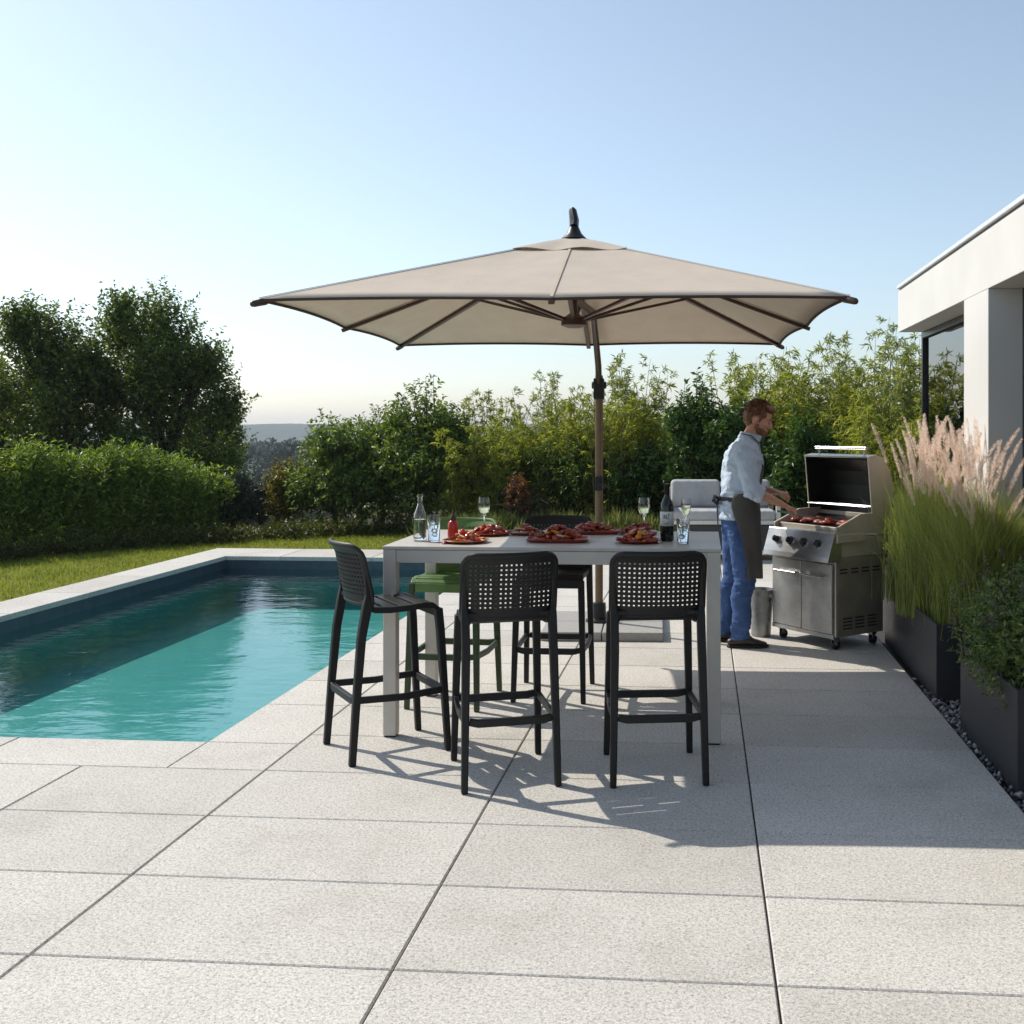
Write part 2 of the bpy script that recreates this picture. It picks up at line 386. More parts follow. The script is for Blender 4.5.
def tag(o, label=None, cat=None, group=None, kind=None):
    if label: o['label'] = label
    if cat: o['category'] = cat
    if group: o['group'] = group
    if kind: o['kind'] = kind
    return o
def thing(name, label, cat, loc=(0, 0, 0), rz=0, group=None):
    o = bpy.data.objects.new(name, None); COL.objects.link(o); o.empty_display_size = .1
    o.location = loc; o.rotation_euler = (0, 0, rz); return tag(o, label, cat, group)
def copy_tree(o, parent=None):
    c = o.copy(); COL.objects.link(c)
    if parent is not None: c.parent = parent
    for ch in [x for x in bpy.data.objects if x.parent == o]: copy_tree(ch, c)
    return c
def struct(o): o['kind'] = 'structure'; return o

# ------------------------------------------------------------------ leaves
def leaf_mesh(name, P, A, N, ln, wd, fold=.25, bend=0.0):
    """one folded leaf per row: base P, axis A, approximate normal N, length ln, width wd"""
    n = len(P); A = A / (np.linalg.norm(A, axis=1, keepdims=True) + 1e-9)
    S = np.cross(A, N); S /= (np.linalg.norm(S, axis=1, keepdims=True) + 1e-9); U = np.cross(S, A)
    ln = np.broadcast_to(ln, (n,))[:, None]; wd = np.broadcast_to(wd, (n,))[:, None]
    mid = P + A * ln * .45
    V = np.stack([P, mid + S * wd * .5 + U * wd * fold, P + A * ln - U * ln * bend, mid - S * wd * .5 + U * wd * fold], 1).reshape(-1, 3)
    b = np.arange(n)[:, None] * 4
    T = np.concatenate([b + np.array([[0, 1, 2]]), b + np.array([[0, 2, 3]])], 1).reshape(-1, 3)
    return tri_mesh(name, V, T)
def tri_mesh(name, V, T):
    me = bpy.data.meshes.new(name); me.vertices.add(len(V)); me.vertices.foreach_set('co', V.astype(np.float32).ravel())
    me.loops.add(T.size); me.loops.foreach_set('vertex_index', T.astype(np.int32).ravel())
    me.polygons.add(len(T)); me.polygons.foreach_set('loop_start', np.arange(0, T.size, 3, dtype=np.int32))
    me.polygons.foreach_set('loop_total', np.full(len(T), 3, dtype=np.int32)); me.update(calc_edges=True); return me
def unit(a): return a / (np.linalg.norm(a, axis=-1, keepdims=True) + 1e-9)

def foliage(name, mat, parent, blobs, twigs, per, ll, lw, tl, seed, up=.5, out=1.0, droop=.2, rmin=.45, twigmat=None, bend=.1, zmin=.03, jit=.2):
    """leafy twigs through the volume of a few lobes: tips uneven, gaps between"""
    rg = np.random.default_rng(seed)
    C = np.array([b[0] for b in blobs], float); RD = np.array([b[1] for b in blobs], float)
    w = np.prod(RD, 1) ** .67; w /= w.sum()
    k = rg.choice(len(blobs), twigs, p=w)
    d = unit(rg.normal(size=(twigs, 3)) + np.array([0, 0, .15]))
    r = rg.uniform(rmin ** 2, 1, twigs) ** .5
    r = r * (1 + rg.normal(size=twigs) * jit * .5)
    tip = C[k] + d * RD[k] * r[:, None]
    td = unit(d * out + np.array([0, 0, up]) + rg.normal(size=(twigs, 3)) * .35)
    tln = tl * rg.uniform(.6, 1.35, twigs)
    t_ = np.tile((np.arange(per) + .5) / per, twigs) ; idx = np.repeat(np.arange(twigs), per)
    t_ = np.clip(t_ + rg.normal(size=len(t_)) * .06, 0, 1.02)
    P = tip[idx] - td[idx] * (tln[idx] * (1 - t_))[:, None]
    sd = unit(np.cross(td[idx], rg.normal(size=(len(idx), 3))))
    A = unit(td[idx] * .55 + sd * .85 + np.array([0, 0, -droop]))
    N = unit(np.array([0, 0, 1.0]) + rg.normal(size=P.shape) * .55)
    s = rg.uniform(.65, 1.25, len(P))
    ok = P[:, 2] > zmin
    me = leaf_mesh(name, P[ok], A[ok], N[ok], (ll * s)[ok], (lw * s)[ok], .22, bend)
    o = link(name, me, mat, parent)
    if twigmat is not None:
        mb = MB()
        for i in range(0, twigs, max(1, twigs // 160)):
            a = C[k[i]] * .75 + tip[i] * .25; a = np.array([C[k[i]][0] * .8 + tip[i][0] * .2, C[k[i]][1] * .8 + tip[i][1] * .2, max(.05, C[k[i]][2] - .3 * RD[k[i]][2])])
            m_ = (a + tip[i]) / 2 + rg.normal(size=3) * .06
            mb.limb([a, m_, tip[i]], [.012, .008, .003], 5)
        mb.build('branches', twigmat, parent)
    return o

def trunk(parent, base, tops, r, seed, mat):
    rg = random.Random(seed); mb = MB(); b = Vector(base)
    tp = sum((Vector(t_) for t_ in tops), Vector()) / len(tops); fork = b.lerp(tp, .4)
    mb.limb([b, b.lerp(fork, .5) + Vector((rg.uniform(-.05, .05), rg.uniform(-.05, .05), 0)), fork], [r * 1.25, r, r * .85], 10)
    for t_ in tops:
        t_ = Vector(t_); m_ = fork.lerp(t_, .5) + Vector((rg.uniform(-.2, .2), rg.uniform(-.2, .2), .12))
        mb.limb([fork - Vector((0, 0, .05)), m_, t_], [r * .7, r * .42, r * .12], 7)
        for _ in range(3):
            e = t_ + Vector((rg.uniform(-.7, .7), rg.uniform(-.5, .5), rg.uniform(-.3, .12)))
            mb.limb([m_, m_.lerp(e, .5) + Vector((0, 0, .1)), e], [r * .35, r * .2, r * .05], 5)
    return mb.build('trunk', mat, parent, smooth=60)

# ================================================================== SETTING
# patio columns and rows, all straight from the joints of the photograph
XL = [-2.10, -.94, .22, 1.38]
POOL = (-6.12, -2.59, 5.41, 13.28)         # inner edge of the coping
OUT = (-6.64, 14.15)                        # outer edge on the left and far side
WZ = -.16
J = .0035
ROWS = [4.98 - .6 * k for k in range(11, 0, -1)] + [4.98 + .6 * k for k in range(0, 18)]
mb = MB()
for a, b in zip(XL[:-1], XL[1:]):
    for y0, y1 in zip(ROWS[:-1], ROWS[1:]):
        mb.slab(a + J, b - J, y0 + J, y1 - J, -.05, 0)
xs = [-2.10, -3.02]
while xs[-1] > -12: xs.append(xs[-1] - 1.16)
for b, a in zip(xs[:-1], xs[1:]):
    for y0, y1 in zip(ROWS[:-1], ROWS[1:]):
        if y1 <= 4.99: mb.slab(a + J, b - J, y0 + J, y1 - J, -.05, 0)
patio = struct(mb.build('patio', M['paver'])); 
mb = MB()                                   # coping round the pool
yc = [4.98, 5.41] + [y for y in ROWS if 5.6 < y < 13.2] + [13.28, OUT[1]]
for y0, y1 in zip(yc[:-1], yc[1:]): mb.slab(POOL[1], -2.10 - J, y0 + J, y1 - J, -.05, 0)
xc = [POOL[1], -3.63, -4.79, -5.95, -7.1, -8.3, -9.5, -10.7, -12]
for b, a in zip(xc[:-1], xc[1:]): mb.slab(a + J, b - J, 4.98 + J, 5.41, -.05, 0)
yl = [5.41, 6.6, 7.8, 9.0, 10.2, 11.4, 12.6, 13.28]
for y0, y1 in zip(yl[:-1], yl[1:]): mb.slab(OUT[0], POOL[0], y0 + J, y1 - J, -.05, 0)
xf_ = [OUT[0], -5.4, -4.2, -3.0, POOL[1]]
for a, b in zip(xf_[:-1], xf_[1:]): mb.slab(a + J, b - J, 13.28, OUT[1] - J, -.05, 0)
struct(mb.build('pool_coping', M['paver']))
# joint bed below the slabs
mb = MB(); mb.box2((-12, -2, -.12), (-2.1, 5.40, -.012)); mb.box2((-2.097, -2, -.12), (1.385, 15.2, -.012))
struct(mb.build('paving_bed', M['joint']))
# pool
x0, x1, y0, y1 = POOL
mb = MB(); D = .62
mb.add([(x0, y0, -D), (x1, y0, -D), (x1, y1, -D), (x0, y1, -D), (x0, y0, -.32), (x1, y0, -.32), (x1, y1, -.32), (x0, y1, -.32)],
       [(0, 1, 2, 3), (0, 4, 5, 1), (1, 5, 6, 2), (2, 6, 7, 3), (3, 7, 4, 0)])
struct(mb.build('pool_basin', M['pool']))
mb = MB()
for (a, b) in (((x0 - .1, y0 - .1, -.32), (x0, y1 + .1, -.052)), ((x1, y0 - .1, -.32), (x1 + .1, y1 + .1, -.052)),
               ((x0, y1, -.32), (x1, y1 + .1, -.052)), ((x0, y0 - .1, -.32), (x1, y0, -.052))): mb.box2(a, b)
struct(mb.build('pool_edge_band', M['poolband']))
mb = MB(); mb.add([(x0, y0, WZ), (x1, y0, WZ), (x1, y1, WZ), (x0, y1, WZ)], [(0, 1, 2, 3)])
struct(mb.build('water', M['water']))
# ground sheet to the horizon, dropping away into a valley behind the garden
gx = [-2400, -1500, -600, -250, -100, -40, -20, -12, -6.64, x0 - .1, x1 + .1, 1.385, 6, 14, 40, 100, 250, 600, 1500, 2400]
gy = [-120, -60, -12, -2, 3, y0 - .1, 8, 11, y1 + .1, 16, 19, 24, 30, 45, 70, 110, 170, 260, 400, 600, 900, 1500, 2200]
def gz(x, y):
    r = max(0, y - 24); f = -.10 - 14 * (1 - math.exp(-r / 90)) 
    return f
mb = MB(); nx = len(gx)
vs = [(x, y, gz(x, y)) for y in gy for x in gx]; fs = []
for j in range(len(gy) - 1):
    for i in range(nx - 1):
        if gx[i] >= x0 - .2 and gx[i + 1] <= x1 + .2 and gy[j] >= y0 - .2 and gy[j + 1] <= y1 + .2: continue
        fs.append((j * nx + i, j * nx + i + 1, (j + 1) * nx + i + 1, (j + 1) * nx + i))
mb.add(vs, fs); struct(mb.build('ground', M['ground']))
# lawn
mb = MB(); LZ = -.03
mb.box2((-13, 5.42, -.09), (OUT[0] - .004, 18.5, LZ)); mb.box2((OUT[0] - .004, OUT[1] + .002, -.09), (-2.7, 17.6, LZ))
struct(mb.build('lawn', M['lawn']))
rg = np.random.default_rng(3)
nB = 90000
P = np.stack([rg.uniform(-12.5, -2.7, nB), rg.uniform(7.6, 18, nB), np.full(nB, LZ)], 1)
ok = (P[:, 0] < OUT[0] - .02) | (P[:, 1] > OUT[1] + .02); P = P[ok]; n = len(P)
A = unit(np.stack([rg.normal(size=n) * .45, rg.normal(size=n) * .45, np.ones(n)], 1))
g_ = link('grass', leaf_mesh('grass', P, A, unit(rg.normal(size=(n, 3))), rg.uniform(.03, .065, n), rg.uniform(.006, .012, n)), L['turf'])
tag(g_, kind='stuff')
# planting bed behind
mb = MB()
mb.box2((-2.69, 15.22, -.09), (9, 21, -.02)); mb.box2((-13, 16.9, -.085), (-2.7, 22, -.024))
mb.box2((1.92, 10.9, -.09), (9, 15.2, -.02))
struct(mb.build('soil', M['soil']))
# gravel strip under the planters
mb = MB(); mb.box2((1.389, -2, -.12), (1.93, 15.2, -.045)); struct(mb.build('gravel_bed', M['joint']))
nP = 5200; V = []; T = []
oct_v = np.array([(1, 0, 0), (-1, 0, 0), (0, 1, 0), (0, -1, 0), (0, 0, 1), (0, 0, -1.)])
oct_f = np.array([(0, 2, 4), (2, 1, 4), (1, 3, 4), (3, 0, 4), (2, 0, 5), (1, 2, 5), (3, 1, 5), (0, 3, 5)])
C = np.stack([rg.uniform(1.40, 1.9, nP), rg.uniform(3.0, 7.0, nP), rg.uniform(-.045, -.008, nP)], 1)
S = rg.uniform(.008, .017, (nP, 3)); ang = rg.uniform(0, 6.28, nP)
Q = oct_v[None] * S[:, None, :]
Q = np.stack([Q[..., 0] * np.cos(ang)[:, None] - Q[..., 1] * np.sin(ang)[:, None], Q[..., 0] * np.sin(ang)[:, None] + Q[..., 1] * np.cos(ang)[:, None], Q[..., 2]], -1) + C[:, None]
gr = link('gravel', tri_mesh('gravel', Q.reshape(-1, 3), (oct_f[None] + np.arange(nP)[:, None, None] * 6).reshape(-1, 3)), M['pebble'])
tag(gr, kind='stuff')

# hills and far woods
def ridge(name, D_, w, zf, z0, mat, n=900, seed=1):
    mb = MB(); rows = 6; vs = []
    for k in range(rows):
        f = k / (rows - 1)
        for i in range(n):
            x = -w + 2 * w * i / (n - 1)
            vs.append((x, D_ + f * D_ * .25, z0 + (zf(x) - z0) * math.sin(f * math.pi / 2) ** .6))
    fs = [(k * n + i, k * n + i + 1, (k + 1) * n + i + 1, (k + 1) * n + i) for k in range(rows - 1) for i in range(n - 1)]
    mb.add(vs, fs); return struct(mb.build(name, mat, smooth=180))
ridge('hills', 1500, 2300, lambda x: 5 + 7 * mnoise.noise(Vector((x * .0021, 3.1, 0))) + 2 * mnoise.noise(Vector((x * .011, 1, 0))) + 1.6 * abs(mnoise.noise(Vector((x * .06, 4, 0)))), -40, M['hill'])
rg = np.random.default_rng(11)
nT = 900
tx = rg.uniform(-340, 120, nT); ty = rg.uniform(190, 640, nT)
Pl, Al, Nl, ll_, = [], [], [], []
for i in range(nT):
    zt = HC - (ty[i] * (12 + rg.uniform(-7, 9))) / F - ty[i] * .004
    rr = rg.uniform(2.6, 4.6); m_ = 110
    d = unit(rg.normal(size=(m_, 3))); p = np.array([tx[i], ty[i], zt - rr * 1.2]) + d * np.array([rr, rr, rr * 1.2]) * rg.uniform(.7, 1, (m_, 1))
    Pl.append(p); Al.append(unit(d + rg.normal(size=(m_, 3)) * .8)); Nl.append(unit(d + rg.normal(size=(m_, 3)) * .4))
Pl = np.concatenate(Pl); Al = np.concatenate(Al); Nl = np.concatenate(Nl)
fw = link('woods', leaf_mesh('woods', Pl, Al, Nl, 1.3, 1.1), L['far']); tag(fw, kind='stuff')

hz = NT('haze_air'); pv = hz.n('ShaderNodeVolumePrincipled'); pv.inputs['Color'].default_value = (.80, .88, 1, 1); pv.inputs['Density'].default_value = .00032; pv.inputs['Anisotropy'].default_value = .2
hz.l(pv.outputs[0], hz.out.inputs['Volume'])
mb = MB(); mb.box2((-2420, -140, -42), (2420, 2220, 26)); ho = mb.build('haze', hz.m); tag(ho, kind='stuff')

# ================================================================== HOUSE
HX, HS, HT, HE = 1.90, 2.58, 3.02, 10.54
GX = 2.12
house = thing('house', 'white flat-roofed modern house with deep fascia and dark framed glazing', 'house', (HX, HE, 0))
def hb(lo, hi, name, mat, parent=house, mb=None, bev=.004):
    m_ = MB(); m_.box2([lo[0] - HX, lo[1] - HE, lo[2]], [hi[0] - HX, hi[1] - HE, hi[2]]); return m_.build(name, mat, parent, bev=bev)
YN = .6
hb((HX, YN, HS), (9, HE, HT - .045), 'fascia', M['stucco'])
hb((HX + .012, YN, HT - .042), (9, HE - .012, HT - .022), 'shadow_gap', M['darkframe'], bev=0)
rf = hb((HX - .012, YN - .01, HT - .02), (9.02, HE + .012, HT + .012), 'roof', M['rooftrim'])
pier = hb((HX, 7.27, -.1), (2.5, 7.93, HS - .001), 'pier', M['stucco'])
hb((GX + .12, YN, -.1), (9, YN + .2, HS - .002), 'end_wall', M['stucco'])
hb((5.5, YN + .2, -.1), (5.7, HE - .05, HS - .002), 'room_wall', M['interior'])
hb((HX + .03, YN + .2, -.098), (5.5, HE - .03, .02), 'room_floor', M['interior'])
hb((2.5, HE - .14, -.1), (5.5, HE - .02, HS - .003), 'back_wall', M['stucco'])
# far window
w1 = thing_part = None
def window(y0, y1, mull, name='window'):
    m_ = MB()
    def B(lo, hi): m_.box2([lo[0] - HX, lo[1] - HE, lo[2]], [hi[0] - HX, hi[1] - HE, hi[2]])
    zt = HS - .004
    B((GX, y0, zt - .06), (GX + .08, y1, zt)); B((GX, y0, .02), (GX + .08, y1, .08))
    B((GX, y0, .08), (GX + .08, y0 + .06, zt - .06)); B((GX, y1 - .06, .08), (GX + .08, y1, zt - .06))
    for (a, b) in mull: B((GX - .004, a, .08), (GX + .084, b, zt - .06))
    fr = m_.build(name, M['darkframe'], house, bev=.003)
    p_ = MB(); p_.box2([GX + .03 - HX, y0 + .05 - HE, .07], [GX + .045 - HX, y1 - .05 - HE, zt - .05]); p_.build('pane', M['pane'], fr)
    return fr
window(7.934, HE - .004, [(8.55, 8.66), (8.02, 8.12)])
window(YN + .22, 7.266, [(6.7, 6.8), (5.2, 5.28), (3.4, 3.48)], 'sliding_door')
cur = MB()
for i in range(26):
    y = 7.98 + i * .022; cur.box((GX + .2 + .02 * math.sin(i * 1.9) - HX, y - HE, 1.28), (.03, .024, 2.4))
cur.build('curtain', simple('dark_curtain', (.035, .033, .035), .9), house, smooth=60)

# ================================================================== PLANTERS
def planter(y0, y1, x1_, h, label):
    p = thing('planter', label, 'planter', (1.43, (y0 + y1) / 2, -.03), 0, 'planters along the house')
    w = x1_ - 1.43; ly = (y1 - y0) / 2; t_ = .02
    mb = MB(); o_ = [(0, -ly), (w, -ly), (w, ly), (0, ly)]; i_ = [(t_, -ly + t_), (w - t_, -ly + t_), (w - t_, ly - t_), (t_, ly - t_)]
    vs = [(x, y, 0) for x, y in o_] + [(x, y, h) for x, y in o_] + [(x, y, h) for x, y in i_] + [(x, y, h - .08) for x, y in i_]
    fs = [(0, 1, 2, 3), (8 + 4, 8 + 5, 8 + 6, 8 + 7)]
    for b in (0, 4, 8):
        for i in range(4): j = (i + 1) % 4; fs.append((b + i, b + j, b + 4 + j, b + 4 + i))
    mb.add(vs, fs); mb.build('box', M['planter'], p, bev=.004)
    m2 = MB(); m2.box2((t_, -ly + t_, h - .079), (w - t_, ly - t_, h - .05)); m2.build('potting_soil', M['soil'], p)
    return p
planter(4.98, 6.05, 1.86, .485, 'dark grey box planter filled with a low dark shrub, nearest the camera')
planter(6.66, 8.5, 1.86, .475, 'dark grey box planter filled with tall plumed grass beside the grill')

def grass_clump(loc, h, n, nplume, seed, label, spread=.5, lean=.5):
    rg = np.random.default_rng(seed)
    g_ = thing('fountain_grass', label, 'grass clump', loc, 0, 'fountain grass clumps in the planter')
    segs = 5
    b = np.stack([rg.normal(size=n) * .09, rg.normal(size=n) * .09, np.zeros(n)], 1)
    az = rg.uniform(0, 2 * np.pi, n); le = rg.uniform(.40, .86, n) * h; sp = rg.uniform(.08, 1.25, n) * spread; lt = rg.normal(size=n) * .13
    dx = np.cos(az); dy = np.sin(az); dx = np.where(dx < 0, dx * lean, dx)
    V = []; w0 = rg.uniform(.0022, .0048, n)
    for k in range(segs + 1):
        f = k / segs
        c = b + np.stack([dx * sp * f ** 1.8 * le / h - dy * lt * f ** 2.5, dy * sp * f ** 1.8 * le / h + dx * lt * f ** 2.5, le * (f - .32 * sp * f ** 3)], 1)
        ww = (w0 * (1 - f * .92))[:, None]; s = np.stack([-dy, dx, np.zeros(n)], 1)
        V += [c - s * ww, c + s * ww]
    V = np.stack(V, 1)
    T = []
    for k in range(segs): T += [(2 * k, 2 * k + 1, 2 * k + 3), (2 * k, 2 * k + 3, 2 * k + 2)]
    T = (np.array(T)[None] + np.arange(n)[:, None, None] * (2 * segs + 2)).reshape(-1, 3)
    link('blades', tri_mesh('blades', V.reshape(-1, 3), T), L['grassleaf'], g_)
    for i in range(nplume):
        src = PLUME[i % len(PLUME)]; o = src.copy(); COL.objects.link(o); o.parent = g_
        a = rg.uniform(0, 6.28); tl_ = abs(rg.normal()) * .15 + .04; tl_ *= lean if math.cos(a) < 0 else 1.45; sc = rg.uniform(.70, 1.10) * h / 1.2
        o.location = (rg.normal() * .06, rg.normal() * .06, 0); o.rotation_euler = (0, tl_, a); o.scale = (sc,) * 3
    return g_
def plume_mesh(seed):
    rg = np.random.default_rng(seed); BEND = rg.uniform(.05, .45); n = 420
    t_ = rg.uniform(0, 1, n); L0, L1 = .98, 1.27
    bend = lambda z: np.stack([.05 * (z / 1.2) ** 2 + BEND * np.maximum(0, z - .95) ** 1.3, 0 * z, z], 1)
    c = bend(L0 + (L1 - L0) * t_)
    az = rg.uniform(0, 6.28, n); rad = .0155 * np.sin(np.pi * np.clip(t_ * .86 + .1, 0, 1)) ** .7
    A = unit(np.stack([np.cos(az), np.sin(az), np.full(n, .95)], 1))
    a = leaf_mesh('plume', c, A, unit(rg.normal(size=(n, 3))), rad * 1.5 + .008, .0026)
    # stem joined as thin strip
    return a
PLUME = []
for i in range(7):
    me = plume_mesh(50 + i); me.materials.append(L['plume'])
    o = bpy.data.objects.new('plume', me); PLUME.append(o)     # data source only, copied into each clump
spots = [(1.74, 6.84, 1.14, 26), (1.75, 7.10, 1.18, 26), (1.60, 7.44, 1.2, 24), (1.70, 7.74, 1.22, 24), (1.62, 8.04, 1.2, 24), (1.70, 8.32, 1.22, 22)]
GL = ['nearest clump of plumed fountain grass at the front end of the planter', 'second clump of plumed fountain grass from the planter front corner',
      'third clump of plumed fountain grass, in front of the white pier', 'fourth clump of plumed fountain grass, just past the white pier',
      'fifth clump of tall plumed fountain grass, right behind the grill', 'farthest clump of tall plumed fountain grass, behind the open grill lid']
for i, (x, y, h, np_) in enumerate(spots):
    grass_clump((x, y, .37), h, 3600, np_, 60 + i, GL[i], .62, .5 if i < 3 else .15)
for i, o in enumerate(PLUME): bpy.data.objects.remove(o)
sh = thing('planter_shrub', 'dense dark green lavender-like shrub spilling over the nearest planter', 'shrub', (1.64, 5.5, .42))
foliage('foliage', L['planterbush'], sh, [((0, -.25, .12), (.33, .36, .30)), ((.02, .25, .14), (.34, .40, .34)), ((-.05, 0, .2), (.3, .4, .32)), ((.1, .1, .3), (.25, .4, .3))], 2300, 14, .034, .012, .16, 71, .7, 1, .1, .4, M['bark'], zmin=-.12)
foliage('flowers', L['flower'], sh, [((0, -.2, .2), (.3, .35, .34)), ((.02, .25, .24), (.32, .38, .36))], 170, 12, .02, .010, .08, 72, 1.2, .6, 0, .85, None)

# ================================================================== UMBRELLA
UC = (-.84, 6.97); UZ = 2.325; UP = 2.90; HW = 1.525
um = thing('cantilever_umbrella', 'large square taupe cantilever parasol with bronze ribs shading the bar table', 'umbrella', (UC[0], UC[1], 0), R(2.5))
def edge_pt(k, f):
    pass
cor = [(-HW, -HW), (HW, -HW), (HW, HW), (-HW, HW)]
# outline with slightly hollow edges between the eight ribs
outl = []
NS = 12
for k in range(4):
    a = Vector(cor[k]); b = Vector(cor[(k + 1) % 4]); m_ = (a + b) / 2
    nrm = Vector((-m_.x, -m_.y)).normalized()
    for (p, q) in ((a, m_), (m_, b)):
        for i in range(NS):
            f = i / NS; v = p.lerp(q, f) + nrm * (.024 * 4 * f * (1 - f)); outl.append((v.x, v.y, UZ + .012 * 4 * f * (1 - f)))
VENT = .17
def canopy_ring(f, dz=0):                 # f 0 at peak, 1 at edge
    pts = []
    for i, (x, y, z) in enumerate(outl):
        seg = (i % NS) / NS
        sag = -.018 * 4 * seg * (1 - seg) * math.sin(math.pi * min(1, f)) * .6
        zz = UP + (z - UP) * f + sag
        pts.append((x * f, y * f, zz + dz))
    return pts
fr = [VENT, .25, .35, .45, .55, .65, .75, .85, .93, 1.0]
mb = MB(); mb.loft([canopy_ring(f) for f in fr], caps=False)
lowr = [(x * 1.0, y * 1.0, z - .010) for x, y, z in outl]
mb.loft([canopy_ring(1.0), lowr], caps=False)
cn = mb.build('canopy', M['canopy'], um, smooth=25)
sd = cn.modifiers.new('thick', 'SOLIDIFY'); sd.thickness = .004
mb = MB()
vr = canopy_ring(.235, .012)
vr = [(x, y, z + .010 * math.sin(i * math.pi / 6)) for i, (x, y, z) in enumerate(vr)]
mb.loft([vr, canopy_ring(.12, .016), [(x * .03, y * .03, UP - .005) for x, y, z in outl]], caps=True)
vt = mb.build('vent', M['canopy'], um, smooth=25)
for k in range(8):
    i0 = k * NS; mb = MB()
    pts = [Vector(canopy_ring(f, .004)[i0]) for f in fr]
    mb.limb(pts, [(.008, .002)] * len(pts), ref=(-pts[-1].y, pts[-1].x, 0), square=True); mb.build('seam', M['canopyseam'], um)
# edge binding
mb = MB()
N_ = len(lowr)
for i in range(N_):
    mb.limb([lowr[i], lowr[(i + 1) % N_]], [.0085, .0085], 6)
mb.build('edge_binding', M['binding'], um)
HUBZ = 2.36
for k in range(8):
    e = Vector((*cor[k // 2], UZ)) if k % 2 == 0 else Vector(((cor[k // 2][0] + cor[(k // 2 + 1) % 4][0]) / 2, (cor[k // 2][1] + cor[(k // 2 + 1) % 4][1]) / 2, UZ))
    top = Vector((e.x * .04, e.y * .04, UP - .03))
    a = top; b = e + Vector((0, 0, -.022))
    mb = MB(); mb.limb([a, a.lerp(b, .5) + Vector((0, 0, -.012)), b + (b - a).normalized() * .02], [(.011, .016)] * 3, ref=(0, 0, 1), square=True)
    rb = mb.build('rib', M['bronze'], um, bev=.002)
    c = a.lerp(b, .47); h0 = Vector((e.x, e.y, 0)).normalized() * .07 + Vector((0, 0, HUBZ))
    mb = MB(); mb.limb([h0, c + Vector((0, 0, -.018))], [(.009, .013)] * 2, ref=(0, 0, 1), square=True); mb.build('strut', M['bronze'], um, bev=.002)
    if k % 2: continue
    mb = MB(); mb.limb([b - (b - a).normalized() * .03, b + (b - a).normalized() * .035], [.020, .018], 8, roundcap=True); mb.build('rib_tip', M['bronze'], um, smooth=60)
mb = MB(); mb.lathe([(.045, HUBZ - .05), (.085, HUBZ - .035), (.085, HUBZ + .01), (.05, HUBZ + .03), (.022, HUBZ + .05), (.022, UP + .03)], 20); mb.build('hub', M['bronze'], um, smooth=40)
mb = MB(); mb.lathe([(.07, UP - .02), (.085, UP - .005), (.05, UP + .03), (.03, UP + .075)], 16); mb.limb([(0, 0, UP + .07), (.0, 0.02, UP + .12), (-.012, .03, UP + .19), (-.016, .03, UP + .205)], [(.030, .05), (.032, .05), (.026, .04), (.015, .03)], 8, ref=(1, 0, 0)); mb.build('finial', M['black'], um, smooth=40)
my = 1.70; mx_ = .075
mb = MB(); mb.limb([(mx_, my, .06), (mx_, my, 2.08)], [(.023, .032)] * 2, 16); mb.build('mast', M['brownwood'], um, smooth=40)
mb = MB(); mb.limb([(mx_, my, 1.98), (mx_, my - .12, 2.16), (mx_, my - .5, 2.36), (mx_, .9, 2.50), (0, .3, 2.52), (0, 0.02, 2.48)], [(.026, .045), (.026, .05), (.024, .045), (.022, .036), (.02, .03), (.018, .028)], 12, ref=(1, 0, 0)); mb.build('arm', M['bronze'], um, smooth=50)
mb = MB(); mb.box((mx_, my - .01, 1.97), (.085, .12, .17)); mb.limb([(mx_ - .06, my, 2.0), (mx_ + .06, my, 2.0)], [.03, .03], 14, ref=(0, 0, 1)); mb.build('tilt_joint', M['black'], um, bev=.008)
ck = MB(); ck.box((mx_, my - .055, 1.2), (.06, .05, .12)); ckb = ck.build('crank_box', M['black'], um, bev=.008)
ck = MB(); ck.limb([(mx_, my - .08, 1.2), (mx_, my - .11, 1.2), (mx_ + .1, my - .11, 1.17), (mx_ + .1, my - .16, 1.17)], [.007] * 4, 8); ck.build('crank_handle', M['black'], ckb)
mb = MB()
for i in (-1, 1):
    for j in (-1, 1): mb.box((.12 + i * .24, my + j * .24, .035), (.472, .472, .07))
mb.build('base_slab', M['stone'], um, bev=.008)
mb = MB(); mb.lathe([(.11, .07), (.11, .085), (.06, .10), (.055, .22), (.05, .22)], 20, (mx_, my, 0)); mb.build('mast_foot', M['black'], um, smooth=40)

# ================================================================== BAR TABLE
TX0, TX1, TY0, TY1, TZ = -1.70, .10, 5.56, 6.50, 1.02
tb = thing('bar_table', 'long taupe metal bar table laid with food under the parasol', 'table', ((TX0 + TX1) / 2, (TY0 + TY1) / 2, 0))
tw, td_ = (TX1 - TX0) / 2, (TY1 - TY0) / 2
mb = MB(); mb.box((0, 0, TZ - .009), (2 * tw, 2 * td_, .018)); mb.build('tabletop', M['tabletop'], tb, bev=.003)
mb = MB(); a = .034
for s in (-1, 1):
    mb.box((0, s * (td_ - .024), TZ - .054), (2 * tw - .15, .04, .068)); mb.box((s * (tw - .024), 0, TZ - .054), (.04, 2 * td_ - .15, .068))
mb.build('apron_rail', M['table'], tb, bev=.003)
for sx in (-1, 1):
    for sy in (-1, 1):
        mb = MB(); mb.box((sx * (tw - .038), sy * (td_ - .038), (TZ - .0185) / 2 + .004), (.07, .07, TZ - .0185 - .008)); lg = mb.build('leg', M['table'], tb, bev=.004)
        mb = MB(); mb.box((sx * (tw - .038), sy * (td_ - .038), .003), (.06, .06, .006)); mb.build('foot_cap', M['black'], lg)

